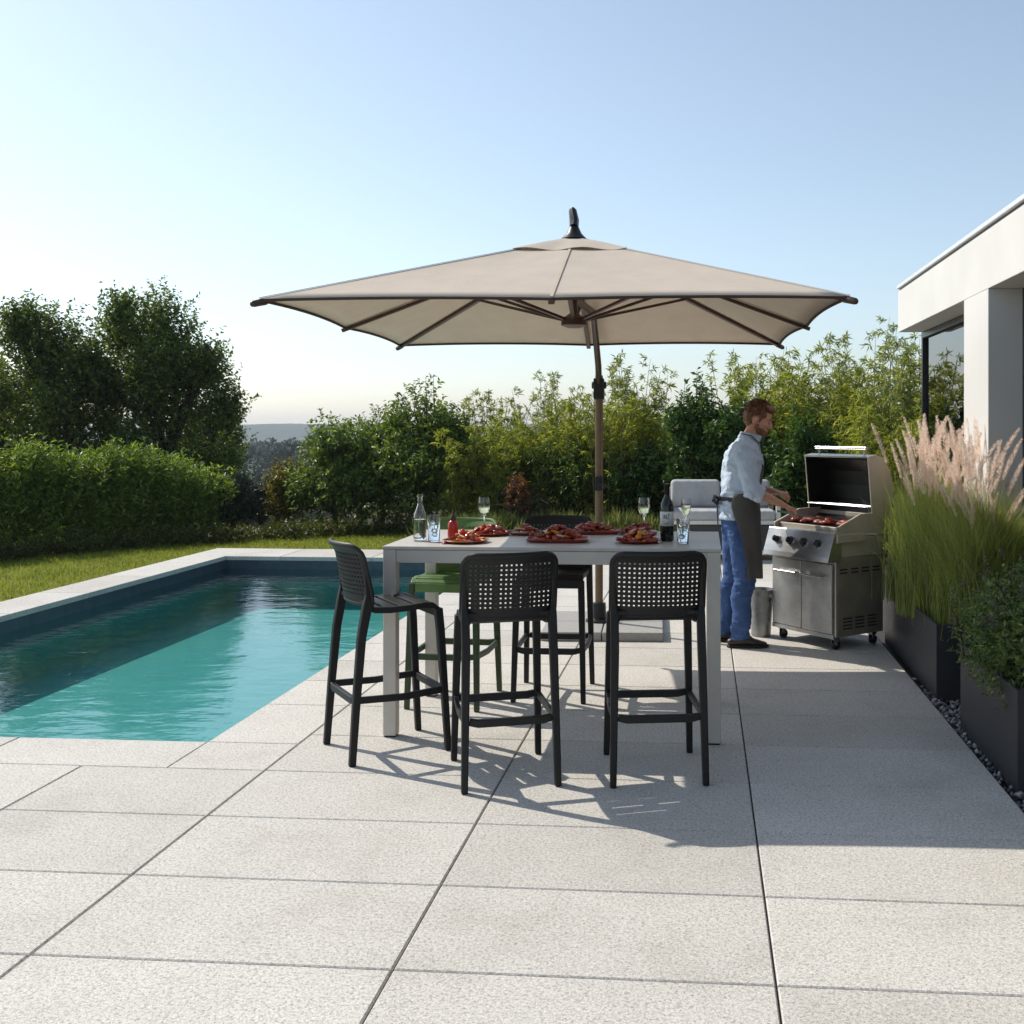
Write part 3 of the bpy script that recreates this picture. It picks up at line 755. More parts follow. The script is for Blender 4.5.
# ================================================================== BAR STOOLS
def make_stool(mat, label, lmat=None):
    lmat = lmat or mat
    st = thing('bar_stool', label, 'bar stool', group='bar stools around the table')
    SH = .765
    # local: forward = +y
    prof = [(-.195, SH + .035), (-.175, SH + .012), (-.14, SH - .002), (-.06, SH - .008), (.04, SH - .006), (.12, SH + .001), (.165, SH - .004), (.195, SH - .028), (.205, SH - .055)]
    def pt(t_):
        k = min(len(prof) - 2, int(t_ * (len(prof) - 1))); f = t_ * (len(prof) - 1) - k
        return (prof[k][0] * (1 - f) + prof[k + 1][0] * f, prof[k][1] * (1 - f) + prof[k + 1][1] * f)
    mb = MB(); hw = .205; n_s = 9
    # side rails of the seat + slats with open slots
    for s in (-1, 1):
        mb.loft([[(s * (hw - .028), *pt(i / 24)), (s * hw, *pt(i / 24)), (s * hw, pt(i / 24)[0], pt(i / 24)[1] - .03), (s * (hw - .028), pt(i / 24)[0], pt(i / 24)[1] - .03)] for i in range(25)])
    for i in range(n_s):
        t0 = (i + .0) / n_s; t1 = (i + .78) / n_s
        rows_ = []
        for k in range(4):
            y, z = pt(t0 + (t1 - t0) * k / 3)
            rows_.append([(-hw + .0275, y, z - .001), (hw - .0275, y, z - .001), (hw - .0275, y, z - .02), (-hw + .0275, y, z - .02)])
        mb.loft(rows_)
    y, z = pt(1); mb.box((0, y - .006, z - .002), (2 * hw - .06, .02, .05))
    mb.build('seat', mat, st, bev=.003)
    # perforated curved backrest with rounded corners
    z0, z1 = SH + .01, SH + .305; HWB = .215; rc = .055
    def bp(u, v, off):
        zz = z0 + (z1 - z0) * v; ed = min(zz - z0 + .02, z1 - zz); w = HWB
        if ed < rc: w = HWB - rc + math.sqrt(max(0, rc * rc - (rc - ed) ** 2))
        x = u * w; y = -.215 - .06 * v + .055 * (x / HWB) ** 2 - .02 * max(0, v - .85) / .15 + off
        return (x, y, zz)
    mb = MB(); nu, nv = 17, 10; mu, mv0, mv1 = .10, .13, .12; thick = .013
    us = [-1, -1 + mu] + [-1 + mu + (2 - 2 * mu) * i / nu for i in range(1, nu)] + [1 - mu, 1]
    vv = [0, .06, mv0] + [mv0 + (1 - mv0 - mv1) * i / nv for i in range(1, nv)] + [1 - mv1, .94, .975, 1]
    vi = {}; vs = []; fs = []
    def V(u, v, s):
        k = (round(u, 5), round(v, 5), s)
        if k not in vi: vi[k] = len(vs); vs.append(bp(u, v, s * thick))
        return vi[k]
    for i in range(len(us) - 1):
        for j in range(len(vv) - 1):
            a, b, c, d = us[i], us[i + 1], vv[j], vv[j + 1]
            hole = 1 <= i <= nu and 2 <= j <= nv + 1
            for s in (0, 1):
                if hole:
                    e, f_ = (b - a) * .29, (d - c) * .30
                    o_ = [V(a, c, s), V(b, c, s), V(b, d, s), V(a, d, s)]; q = [V(a + e, c + f_, s), V(b - e, c + f_, s), V(b - e, d - f_, s), V(a + e, d - f_, s)]
                    for k in range(4): fs.append((o_[k], o_[(k + 1) % 4], q[(k + 1) % 4], q[k]))
                    if s == 0: q0 = q
                    else:
                        for k in range(4): fs.append((q0[k], q0[(k + 1) % 4], q[(k + 1) % 4], q[k]))
                else: fs.append((V(a, c, s), V(b, c, s), V(b, d, s), V(a, d, s)))
    for j in range(len(vv) - 1):
        for u in (-1, 1): fs.append((V(u, vv[j], 0), V(u, vv[j + 1], 0), V(u, vv[j + 1], 1), V(u, vv[j], 1)))
    for i in range(len(us) - 1):
        for v in (0, 1): fs.append((V(us[i], v, 0), V(us[i + 1], v, 0), V(us[i + 1], v, 1), V(us[i], v, 1)))
    mb.add(vs, fs)
    # thick rolled rim
    rim = [bp(-1, v, thick / 2) for v in vv] + [bp(u, 1, thick / 2) for u in us[1:-1]] + [bp(1, v, thick / 2) for v in reversed(vv)]
    mb.limb(rim, [(.010, .014)] * len(rim), 8, ref=(0, 1, 0))
    bt = [bp(u, 0, thick / 2) for u in us]; mb.limb(bt, [(.010, .012)] * len(bt), 8, ref=(0, 1, 0))
    mb.build('backrest', mat, st, smooth=45)
    FT = {}
    for s in (-1, 1):
        rear = [(s * .215, -.262, 0), (s * .209, -.24, .3), (s * .203, -.212, .62), (s * .203, -.185, SH), (s * .207, -.172, SH + .06), (s * .207, -.185, SH + .16), (s * .204, -.205, SH + .24)]
        mb = MB(); mb.limb(rear, [(.015, .017), (.017, .019), (.019, .021), (.019, .023), (.014, .022), (.010, .015), (.006, .008)], ref=(1, 0, 0), square=True); mb.build('leg', lmat, st, bev=.006)
        front = [(s * .212, .24, 0), (s * .205, .222, .3), (s * .197, .203, .62), (s * .193, .192, SH - .035)]
        mb = MB(); mb.limb(front, [(.015, .016), (.017, .018), (.019, .020), (.019, .021)], ref=(1, 0, 0), square=True); mb.build('leg', lmat, st, bev=.006)
        mb = MB(); mb.limb([(s * .208, -.235, .315), (s * .212, 0, .305), (s * .205, .22, .315)], [(.010, .017)] * 3, ref=(1, 0, 0), square=True); mb.build('stretcher', lmat, st, bev=.004)
    for y in (-.241, .224):
        mb = MB(); mb.limb([(-.19, y, .315), (-.15, y, .307), (.15, y, .307), (.19, y, .315)], [(.016, .010), (.018, .013), (.018, .013), (.016, .010)], ref=(0, 0, 1), square=True); mb.build('stretcher', lmat, st, bev=.004)
    return st
bs = make_stool(M['plastic'], 'black perforated bar stool pulled out at the pool end, seen from the side')
bs.location = (-1.615, 5.40, 0); bs.rotation_euler.z = R(-54)
for (x, y, rz, lb) in ((-.95, 5.05, R(19), 'black perforated bar stool at the middle of the table front, its back to the camera'),
                       (-.235, 5.16, R(9), 'black perforated bar stool at the grill end of the table front'),
                       (-.92, 6.575, R(180), 'black bar stool on the far side of the table beside the green stool')):
    c = copy_tree(bs); c.location = (x, y, 0); c.rotation_euler.z = rz; c['label'] = lb
gs = make_stool(M['greenplastic'], 'green slatted bar stool with dark green legs on the far side of the table', M['darkgreen'])
gs.location = (-1.50, 6.36, 0); gs.rotation_euler.z = R(176)

# ================================================================== ON THE TABLE
def on_table(px, py): x, y = at(px, py, TZ); return (x, y, TZ + .001)
def bottle_clear():
    b = thing('glass_bottle', 'clear glass water bottle standing at the pool end of the table', 'bottle', on_table(420, 541))
    pr = [(.030, 0), (.036, .004), (.037, .02), (.037, .125), (.034, .15), (.020, .185), (.0145, .205), (.014, .245), (.0165, .247), (.0165, .258)]
    inn = [(r - .003, max(z, .006)) for r, z in reversed(pr)]
    mb = MB(); mb.lathe(pr + inn, 28); mb.build('bottle', M['glass'], b, smooth=60)
    mb = MB(); mb.lathe([(.032, .008), (.0335, .02), (.0335, .12)], 24); mb.build('water', M['waterin'], b, smooth=50)
bottle_clear()
def tumbler(px, py, h, label):
    g_ = thing('tumbler', label, 'glass', on_table(px, py))
    mb = MB(); mb.lathe([(.028, 0), (.031, .003), (.037, h), (.0352, h), (.0295, .010), (.02, .008)], 28); mb.build('glass', M['glass'], g_, smooth=50)
    mb = MB(); mb.lathe([(.0285, .011), (.033, h * .62)], 24); mb.build('water', M['waterin'], g_, smooth=50)
    rg = random.Random(px)
    for k in range(4):
        m_ = Matrix.Rotation(rg.uniform(0, 3), 4, Vector((rg.random(), rg.random(), 1)).normalized()); i_ = MB(); i_.box((0, 0, 0), (.021,) * 3, m_)
        i_.build('ice_cube', M['ice'], g_, bev=.003, loc=(rg.uniform(-.01, .01), rg.uniform(-.01, .01), h * .3 + k * .021))
tumbler(434, 542, .150, 'ice filled tumbler beside the clear water bottle')
tumbler(683, 543.5, .135, 'ice filled tumbler in front of the right-hand end wine glass by the dark bottle')
def wineglass(px, py, h, label, s=1):
    g_ = thing('wine_glass', label, 'wine glass', on_table(px, py))
    pr = [(.034, 0), (.034, .002), (.008, .006), (.004, .012), (.0038, h * .42), (.008, h * .45), (.028 * s, h * .55), (.037 * s, h * .70), (.036 * s, h * .85), (.031 * s, h)]
    inn = [(.0298 * s, h), (.0347 * s, h * .85), (.0357 * s, h * .70), (.0267 * s, h * .56), (.006, h * .47)]
    mb = MB(); mb.lathe(pr + inn, 28); mb.build('glass', M['glass'], g_, smooth=50)
    mb = MB(); mb.lathe([(.006, h * .475), (.0262 * s, h * .565), (.0352 * s, h * .70)], 24); mb.build('wine', M['wine'], g_, smooth=50)
wineglass(484, 531, .205, 'stemmed glass of white wine standing behind the small food plates')
wineglass(644, 531.5, .205, 'stemmed glass of white wine left of the dark wine bottle')
wineglass(686, 532, .205, 'stemmed wine glass right of the dark wine bottle', .8)
wb = thing('wine_bottle', 'dark wine bottle with a white paper label at the grill end', 'wine bottle', on_table(667, 541), R(-5))
mb = MB(); mb.lathe([(.030, 0), (.037, .004), (.038, .02), (.038, .185), (.034, .21), (.020, .237), (.0145, .255), (.014, .30), (.0155, .302), (.0155, .315)], 30); bo = mb.build('bottle', M['darkglass'], wb, smooth=50)
mb = MB(); mb.lathe([(.0153, .258), (.0152, .30), (.0167, .302), (.0167, .318), (.004, .319)], 24); mb.build('foil', M['foil'], wb, smooth=50)
mb = MB(); R_ = .0385
mb.add([(R_ * math.sin(a), -R_ * math.cos(a), z) for z in (.085, .165) for a in [R(-80 + 10 * i) for i in range(17)]], [(i, i + 1, 18 + i, 17 + i) for i in range(16)])
lb = mb.build('label', M['label'], wb, smooth=180); s_ = lb.modifiers.new('t', 'SOLIDIFY'); s_.thickness = .0006; s_.offset = 1
def stroke_glyphs(mb, segs, cx, cz, h, w):
    for (a, b, c, d) in segs:
        pts = []
        for k in range(2):
            x, z = ((a, b), (c, d))[k]
            ang = (cx + x * w) / R_; pts.append(((R_ + .0012) * math.sin(ang), -(R_ + .0012) * math.cos(ang), cz + z * h))
        mb.limb(pts, [.0018, .0018], 5)
mb = MB()
GI = [(0, 0, 0, 1)]; GN = [(0, 0, 0, 1), (0, 1, 1, 0), (1, 0, 1, 1)]; GZ = [(0, 1, 1, 1), (1, 1, 0, 0), (0, 0, 1, 0)]
stroke_glyphs(mb, GI, -.018, .125, .024, .010); stroke_glyphs(mb, GN, -.010, .125, .024, .011); stroke_glyphs(mb, GZ, .007, .125, .024, .010)
stroke_glyphs(mb, [(0, 0, 1, 0)], -.016, .110, .01, .032); stroke_glyphs(mb, [(0, 0, 1, 0)], -.012, .100, .01, .024)
mb.build('lettering', M['ink'], lb)
kb = thing('sauce_bottle', 'red sauce bottle with a dark cap behind the salad plate', 'sauce bottle', on_table(453, 539.5))
mb = MB(); mb.lathe([(.026, 0), (.030, .004), (.031, .03), (.028, .06), (.030, .085), (.022, .10), (.013, .11)], 24); mb.build('bottle', M['ketchup'], kb, smooth=50)
mb = MB(); mb.lathe([(.016, .108), (.017, .12), (.014, .135), (.006, .142), (.005, .165), (.003, .166)], 20); mb.build('cap', M['cap'], kb, smooth=50)

def lump_mesh(name, seed, r, mat, stretch=(1.3, .9, .6)):
    mb = MB(); mb.ell((0, 0, 0), (r * stretch[0], r * stretch[1], r * stretch[2]), 14, 10)
    me = mb.mesh(name)
    for v in me.vertices:
        n_ = mnoise.noise(v.co * (1.1 / r) + Vector((seed * 3.1, seed, 0))) * .6 + mnoise.noise(v.co * (3.2 / r) + Vector((seed, 2, 0))) * .22
        v.co *= 1 + n_
    me.polygons.foreach_set('use_smooth', [True] * len(me.polygons)); me.materials.append(mat); return me
LM = [lump_mesh('grilled_meat', i, .0225, M['meat' if i % 2 else 'sauce'], ((1.6, .9, .62), (1.3, 1, .6), (1.9, .7, .6))[i % 3]) for i in range(6)]
TM = [lump_mesh('tomato_wedge', i + 20, .014, M['tomato'], (1.2, 1, .9)) for i in range(2)]
OM = [lump_mesh('pepper_piece', i + 30, .016, M['orange'], (1.5, .8, .5)) for i in range(2)]
NM = [lump_mesh('onion_piece', i + 40, .016, M['onion'], (1.5, .9, .4)) for i in range(2)]
HM = [lump_mesh('herb_leaf', i + 50, .014, M['herb'], (1.6, 1, .25)) for i in range(2)]
KI = {'m': (LM, 'grilled_meat', 'grilled meat', 'charred red piece of grilled meat heaped on '), 't': (TM, 'tomato_wedge', 'tomato', 'small red tomato piece on '),
      'o': (OM, 'pepper_piece', 'pepper', 'orange pepper piece on '), 'n': (NM, 'onion_piece', 'onion', 'pale onion piece on '), 'h': (HM, 'herb_leaf', 'herb', 'green herb leaf on ')}
def heap(cx, cy, z, rx, ry, layers, kinds, where, seed):
    rg = random.Random(seed)
    for k, (cnt, f) in enumerate(layers):
        for i in range(cnt):
            a = 6.28 * (i + rg.uniform(-.3, .3)) / cnt + k; q = f * math.sqrt(rg.uniform(.35, 1))
            kd = rg.choice(kinds); ms, nm, cat, lbl = KI[kd]
            o = bpy.data.objects.new(nm, rg.choice(ms)); COL.objects.link(o)
            o.location = (cx + rx * q * math.cos(a), cy + ry * q * math.sin(a), z + .014 + k * .02 + rg.uniform(-.003, .004))
            o.rotation_euler = (rg.uniform(-.4, .4), rg.uniform(-.4, .4), rg.uniform(0, 6.28)); s = rg.uniform(.8, 1.2); o.scale = (s, s, s)
            tag(o, lbl + where, cat, nm.replace('_', ' ') + 's on ' + where)
def plate(px, py, r, mat, label, where, layers, kinds, seed, oval=1.0):
    x, y, z = on_table(px, py)
    p = MB(); p.lathe([(r * .55, 0), (r * .6, .001), (r * .95, .012), (r, .016), (r * .985, .018), (r * .6, .006), (.01, .005)], 40)
    o = p.build('plate', mat, None, smooth=60, loc=(x, y, z)); o.scale = (oval, 1, 1)
    tag(o, label, 'plate', 'red plates of food on the table')
    heap(x, y, z, r * .8 * oval, r * .8, layers, kinds, where, seed)
plate(466, 542.5, .128, M['terra'], 'terracotta plate of mixed salad at the pool end, nearest the front edge', 'the salad plate at the pool end', [(12, 1), (8, .65), (3, .3)], 'otnotm', 1)
plate(489, 535, .135, M['redplate'], 'red plate of grilled meat behind the salad plate', 'the red plate behind the salad', [(10, 1), (8, .7), (3, .35)], 'mmmnt', 2)
def tray(px, py, w, d, label, where, layers, kinds, seed, rz=0):
    x, y, z = on_table(px, py); mb = MB()
    def ring(s, zz): 
        pts = []
        for i in range(40):
            a = 6.2832 * i / 40; c, s_ = math.cos(a), math.sin(a); e = .55
            pts.append((math.copysign(abs(c) ** e, c) * (w / 2 - s), math.copysign(abs(s_) ** e, s_) * (d / 2 - s), zz))
        return pts
    mb.loft([ring(.02, 0), ring(.002, .016), ring(0, .020), ring(.005, .021), ring(.024, .006)])
    o = mb.build('serving_tray', M['redplate'], None, smooth=50, loc=(x, y, z)); o.rotation_euler.z = rz
    tag(o, label, 'serving tray', 'red trays of grilled meat')
    heap(x, y, z, w * .40, d * .36, layers, kinds, where, seed)
tray(558, 541.5, .36, .22, 'long red tray heaped with grilled meat at the table centre', 'the long red tray at the table centre', [(20, 1), (16, .8), (10, .5), (4, .3)], 'mmmmmmno', 3)
tray(594, 533.5, .32, .2, 'red tray of grilled meat behind the centre tray, against the mast', 'the red tray behind the centre tray', [(18, 1), (13, .7), (7, .4)], 'mmmmmn', 4, R(8))
plate(638, 542.5, .13, M['redplate'], 'red plate of grilled meat in front of the dark wine bottle', 'the red plate beside the wine bottle', [(12, 1), (8, .7), (4, .35)], 'mmmmto', 5)
plate(638, 534, .115, M['redplate'], 'small red plate of grilled meat at the foot of the wine glass', 'the small red plate by the wine glass', [(9, 1), (6, .6), (2, .3)], 'mmmn', 6)
plate(526, 534.5, .10, M['terra'], 'small terracotta plate of meat left of the back tray', 'the small terracotta plate', [(8, 1), (5, .6)], 'mmnn', 8)

# ================================================================== GRILL
gph = R(-51.3)
gcx, gcy = c2w(1.635, 8.27)
gr_ = thing('gas_grill', 'stainless steel gas grill with its lid open and four black knobs', 'grill', (gcx, gcy, 0), gph)
GW, GD = .68, .52
mb = MB(); mb.box2((-GW / 2, -GD / 2 + .012, .10), (GW / 2, GD / 2, .69)); mb.build('cabinet', M['steel'], gr_, bev=.006)
for s in (-1, 1):
    mb = MB(); mb.box2((min(s * .004, s * (GW / 2 - .02)), -GD / 2 - .012, .125), (max(s * .004, s * (GW / 2 - .02)), -GD / 2 + .01, .64)); dr = mb.build('door', M['steel'], gr_, bev=.005)
    mb = MB(); mb.limb([(s * .03, -GD / 2 - .045, .545), (s * (GW / 2 - .075), -GD / 2 - .045, .545)], [.009, .009], 10, ref=(0, 0, 1))
    for x in (s * .05, s * (GW / 2 - .095)): mb.limb([(x, -GD / 2 - .01, .545), (x, -GD / 2 - .045, .545)], [.006, .006], 8, ref=(0, 0, 1))
    mb.build('handle', M['chrome'], dr, smooth=50)
mb = MB(); mb.box2((-GW / 2 + .01, -GD / 2 - .006, .09), (GW / 2 - .01, -GD / 2 + .05, .12)); mb.build('plinth', M['steel'], gr_, bev=.003)
for s in (-1, 1):
    mb = MB(); mb.box((s * (GW / 2 + .001), .006, .395), (.006, GD - .03, .58)); mb.build('side_panel', M['sidepaint'], gr_, bev=.002)
# control panel, leaning
mb = MB(); mb.prism([(-GD / 2 + .06, .66), (-GD / 2 - .085, .66), (-GD / 2 - .075, .70), (-GD / 2 - .015, .875), (-GD / 2 + .06, .875)], 'x', -GW / 2 - .015, GW / 2 + .015)
cp = mb.build('control_panel', M['steel'], gr_, bev=.006)
nv_ = Vector((0, -.175, .06)).normalized()
for i in range(4):
    c0 = Vector((-.225 + i * .15, -GD / 2 - .045, .787)) + Vector((0, 0, 0)); d_ = Vector((0, -.946, .324))
    mb = MB(); mb.limb([c0, c0 + d_ * .010], [.034, .034], 22, ref=(1, 0, 0)); bz = mb.build('bezel', M['chrome'], cp, smooth=40)
    mb = MB(); mb.limb([c0 + d_ * .010, c0 + d_ * .038, c0 + d_ * .042], [.026, .023, .018], 20, ref=(1, 0, 0)); q = Vector((0, .324, .946))
    mb.limb([c0 + d_ * .036 - q * .02, c0 + d_ * .036 + q * .02], [(.006, .012)] * 2, 8, ref=(1, 0, 0)); mb.build('knob', M['knob'], cp, smooth=40)
# firebox
mb = MB(); t_ = .02; fz0, fz1 = .69, .93
for s in (-1, 1): mb.prism([(-GD / 2 + .02, fz0), (GD / 2, fz0), (GD / 2, fz1 + .08), (0.02, fz1 + .075), (-GD / 2 + .02, fz1 - .02)], 'x', min(s * (GW / 2 - t_), s * GW / 2), max(s * (GW / 2 - t_), s * GW / 2))
mb.box2((-GW / 2 + t_, -GD / 2 + .062, fz0), (GW / 2 - t_, -GD / 2 + .085, fz1 - .02)); mb.box2((-GW / 2 + t_, GD / 2 - t_, fz0), (GW / 2 - t_, GD / 2, fz1 + .06))
mb.build('firebox', M['lidend'], gr_, bev=.004)
mb = MB(); mb.box2((-GW / 2 + t_, -GD / 2 + .086, .70), (GW / 2 - t_, GD / 2 - t_, .80)); mb.build('burner_tray', M['darkinside'], gr_)
mb = MB(); GZ_ = .905
for i in range(30):
    x = -GW / 2 + .035 + i * (GW - .07) / 29; mb.limb([(x, -GD / 2 + .09, GZ_), (x, GD / 2 - .03, GZ_)], [.005, .005], 6)
for y in (-GD / 2 + .095, 0, GD / 2 - .035): mb.limb([(-GW / 2 + .022, y, GZ_ - .008), (GW / 2 - .022, y, GZ_ - .008)], [.006, .006], 6)
mb.build('cooking_grate', M['grate'], gr_)
# lid : built closed, then swung open round its rear hinge
hin = Vector((0, GD / 2 - .075, .995)); rotm = Matrix.Translation(hin) @ Matrix.Rotation(R(-84), 4, 'X') @ Matrix.Translation(-hin)
lp = [(-GD / 2 + .0, .95), (-GD / 2 - .005, 1.03), (-GD / 2 + .03, 1.12), (-.12, 1.185), (.0, 1.2), (.12, 1.185), (GD / 2 - .04, 1.12), (GD / 2 - .005, 1.03), (GD / 2, .95)]
li = [(y * .95, .95 if i in (0, 8) else z - .016) for i, (y, z) in enumerate(lp)]
mb = MB(); n = len(lp); xa = GW / 2 - .012
vs = [(x, y, z) for x in (-xa, xa) for (y, z) in lp + li[::-1]]
m2 = 2 * n; fs = [(i, (i + 1) % m2, m2 + (i + 1) % m2, m2 + i) for i in range(m2)]
fs += [(i, i + 1, m2 - 2 - i, m2 - 1 - i) for i in range(n - 1)] + [(m2 + i, m2 + i + 1, m2 + m2 - 2 - i, m2 + m2 - 1 - i) for i in range(n - 1)]
mb.add(vs, fs); mb.xf(rotm); lid = mb.build('lid', M['steel'], gr_, smooth=35)
for s in (-1, 1):
    mb = MB(); mb.prism(lp, 'x', min(s * xa, s * (xa + .014)), max(s * xa, s * (xa + .014))); mb.xf(rotm); mb.build('lid_end', M['lidend'], lid, bev=.005)
mb = MB(); lin = [(y * .93, z if i in (0, 8) else z - .02) for i, (y, z) in enumerate(lp)]
vs = [(x, y, z) for x in (-xa + .002, xa - .002) for (y, z) in lin]; fs = [(i, i + 1, n + i + 1, n + i) for i in range(n - 1)] + [tuple(range(n)), tuple(range(n, 2 * n))]
mb.add(vs, fs); mb.xf(rotm); mb.build('lid_lining', M['darkinside'], lid)
mb = MB(); mb.limb([(-.27, -GD / 2 - .055, 1.015), (.27, -GD / 2 - .055, 1.015)], [.013, .013], 12, ref=(0, 0, 1))
for x in (-.24, .24): mb.limb([(x, -GD / 2 + .005, 1.02), (x, -GD / 2 - .055, 1.015)], [.009, .009], 8, ref=(0, 0, 1))
mb.xf(rotm); mb.build('lid_handle', M['chrome'], lid, smooth=50)
mb = MB()
for y in (.10, .13, .16, .19, .22): mb.limb([(-GW / 2 + .03, y, 1.05 + (y - .1) * .0), (GW / 2 - .03, y, 1.05)], [.004, .004], 6)
for x in (-.2, .2): mb.limb([(x, .09, 1.046), (x, .23, 1.046)], [.004, .004], 6)
mb.build('warming_rack', M['chrome'], gr_)
# right end shelf folded, rail, vents
mb = MB(); mb.box2((GW / 2 + .002, -GD / 2 + .0, .80), (GW / 2 + .03, -GD / 2 + .30, .865)); sf = mb.build('side_shelf', M['lidend'], gr_, bev=.006)
mb = MB(); mb.limb([(GW / 2 + .012, .06, .85), (GW / 2 + .05, .10, .85), (GW / 2 + .05, .32, .85)], [.007] * 3, 8, ref=(0, 0, 1)); mb.build('towel_rail', M['chrome'], gr_, smooth=50)
for z in (.60, .575):
    for i in range(4): mb = MB(); mb.box((GW / 2 + .004, -.17 + i * .115, z), (.004, .075, .010)); mb.build('vent_slot', M['darkinside'], gr_)
for z in (.235, .21, .185, .16):
    for i in range(3): mb = MB(); mb.box((GW / 2 + .004, -.13 + i * .13, z), (.004, .095, .009)); mb.build('vent_slot', M['darkinside'], gr_)
for sx in (-1, 1):
    for sy in (-1, 1):
        cx_, cy_ = sx * (GW / 2 - .06), sy * (GD / 2 - .06)
        mb = MB(); mb.box((cx_, cy_, .088), (.05, .05, .024)); mb.box((cx_ - .018, cy_, .06), (.004, .03, .05)); mb.box((cx_ + .018, cy_, .06), (.004, .03, .05)); cs = mb.build('caster', M['chrome'], gr_)
        mb = MB(); mb.limb([(cx_ - .014, cy_ + .01, .033), (cx_ + .014, cy_ + .01, .033)], [.033, .033], 20, ref=(0, 0, 1)); mb.build('wheel', M['black'], cs, smooth=40)
gm = Matrix.Translation((gcx, gcy, 0)) @ Matrix.Rotation(gph, 4, 'Z')
rgx = random.Random(4)
steak = [lump_mesh('grilled_meat', 70 + i, .045, M['meat' if i else 'sauce'], (1.3, .85, .42)) for i in range(3)]
for i in range(11):
    o = bpy.data.objects.new('grilled_meat', rgx.choice(steak)); COL.objects.link(o)
    o.location = gm @ Vector((-.24 + (i % 5) * .12 + rgx.uniform(-.02, .02), -.09 + (i // 5) * .13, GZ_ + .022)); o.rotation_euler = (0, 0, rgx.uniform(0, 6))
    tag(o, 'browned piece of meat cooking on the open grill grate', 'grilled meat', 'meat cooking on the grill')

# ================================================================== BUCKET
bx_, by_ = at(761.5, 637)
bk = thing('bucket', 'grey galvanised waste bucket on the paving between cook and grill', 'bucket', (bx_, by_ + .06, 0))
mb = MB(); mb.lathe([(.072, 0), (.076, .004), (.098, .36), (.103, .362), (.103, .372), (.096, .372), (.073, .012), (.02, .010)], 32); mb.build('pail', M['bucket'], bk, smooth=40)
mb = MB()
for a in (0, math.pi): mb.box((.1 * math.cos(a - .8), .1 * math.sin(a - .8), .33), (.022, .022, .03))
mb.build('handle_lug', M['bucket'], bk, bev=.003)
mb = MB(); mb.limb([(.105 * math.cos(-.8) * math.cos(k), .105 * math.sin(-.8) * math.cos(k) - .02 * math.sin(k), .335 - .085 * math.sin(k)) for k in [math.pi * i / 14 for i in range(15)]], [.004] * 15, 6); mb.build('bail_handle', M['black'], bk, smooth=60)

# ================================================================== SOFA
sx_, sy_ = atd(722, 13.6)
so = thing('garden_sofa', 'white framed two seat garden sofa with pale grey cushions', 'sofa', (sx_, sy_, 0), R(4))
mb = MB(); SW = .70
mb.box((0, 0, .475), (2 * SW, .74, .05)); mb.box((0, 0, .11), (2 * SW, .74, .04))
for i in range(2): mb.box((0, .36, .58 + i * .12), (2 * SW - .08, .03, .06))
mb.build('frame', M['sofaframe'], so, bev=.006)
mb = MB(); mb.box((0, 0, .29), (2 * SW - .12, .66, .31)); mb.build('underseat_box', M['underseat'], so, bev=.01)  # solid dark box filling the gap under the seat frame
for s in (-1, 1):
    for y in (-.33, .35): mb = MB(); mb.box((s * (SW - .03), y, .34 if y < 0 else .44), (.055, .055, .68 if y < 0 else .88)); mb.build('leg', M['sofaframe'], so, bev=.005)
    mb = MB(); mb.box((s * (SW - .03), .0, .70), (.075, .76, .03)); mb.build('armrest', M['sofawood'], so, bev=.006)
    mb = MB(); mb.box((s * .325, -.03, .56), (.635, .68, .13)); mb.build('seat_cushion', M['cushion'], so, bev=.045, seg=5, smooth=180)
    m_ = MB(); m_.box((s * .325, .25, .80), (.635, .18, .36))
    m_.build('back_cushion', M['cushion'], so, bev=.055, seg=5, smooth=180)

# ================================================================== VEGETATION
def hgt(ytop, d): return HC + (PY - ytop) * d / F
def shrub(name, label, cat, px, d, ytop, r, mat, seed, ll=.07, lw=.032, twigs=520, per=16, up=.5, group=None, tl=.34, droop=.2, squash=1.0, zlow=.25):
    x, y = atd(px, d); h = hgt(ytop, d); o = thing(name, label, cat, (x, y, -.02), 0, group)
    rg = random.Random(seed); bl = []
    bl.append(((0, 0, h * .36), (r, r * .85, h * .40)))
    bl.append(((0, 0, h * .66), (r * .72, r * .68, h * .31)))
    for k in range(5):
        a = k * 1.257 + rg.uniform(-.4, .4); z = rg.uniform(.35, .78) * h
        bl.append(((math.cos(a) * r * .55, math.sin(a) * r * .5, z), (r * rg.uniform(.36, .55), r * .5, h * rg.uniform(.14, .24))))
    foliage('crown', mat, o, bl, twigs, per, ll, lw, tl, seed, up, 1, droop, .4, M['bark'])
    trunk(o, (0, 0, 0), [((bl[2 + k][0][0]) * .7, bl[2 + k][0][1] * .7, bl[2 + k][0][2] * .8) for k in range(4)], .035, seed, M['bark'])
    return o
def tree(label, px, d, ytop, r, seed, twigs=1500, zc=.55):
    x, y = atd(px, d); h = hgt(ytop, d) + .1; o = thing('broadleaf_tree', label, 'tree', (x, y, -.1), 0, 'broadleaf trees beyond the hedge')
    rg = random.Random(seed); bl = [((0, 0, h * .52), (r * .85, r * .8, h * .36)), ((0, 0, h * .74), (r * .55, r * .5, h * .24))]
    tops = []
    for k in range(16):
        a = k * 2.4 + rg.uniform(-.3, .3); z = rg.uniform(.16, .9); q = r * (.78 - .62 * max(0, z - .5))
        c = (math.cos(a) * q, math.sin(a) * q * .9, z * h); bl.append((c, (r * rg.uniform(.26, .42), r * rg.uniform(.28, .4), h * rg.uniform(.08, .14)))); tops.append(c)
    foliage('crown', L['tree'], o, bl, int(twigs * 1.9), 17, .085, .048, .55, seed, .75, 1, .1, .35, None, jit=.3)
    trunk(o, (0, 0, 0), tops[:7], .10, seed, M['bark'])
    return o
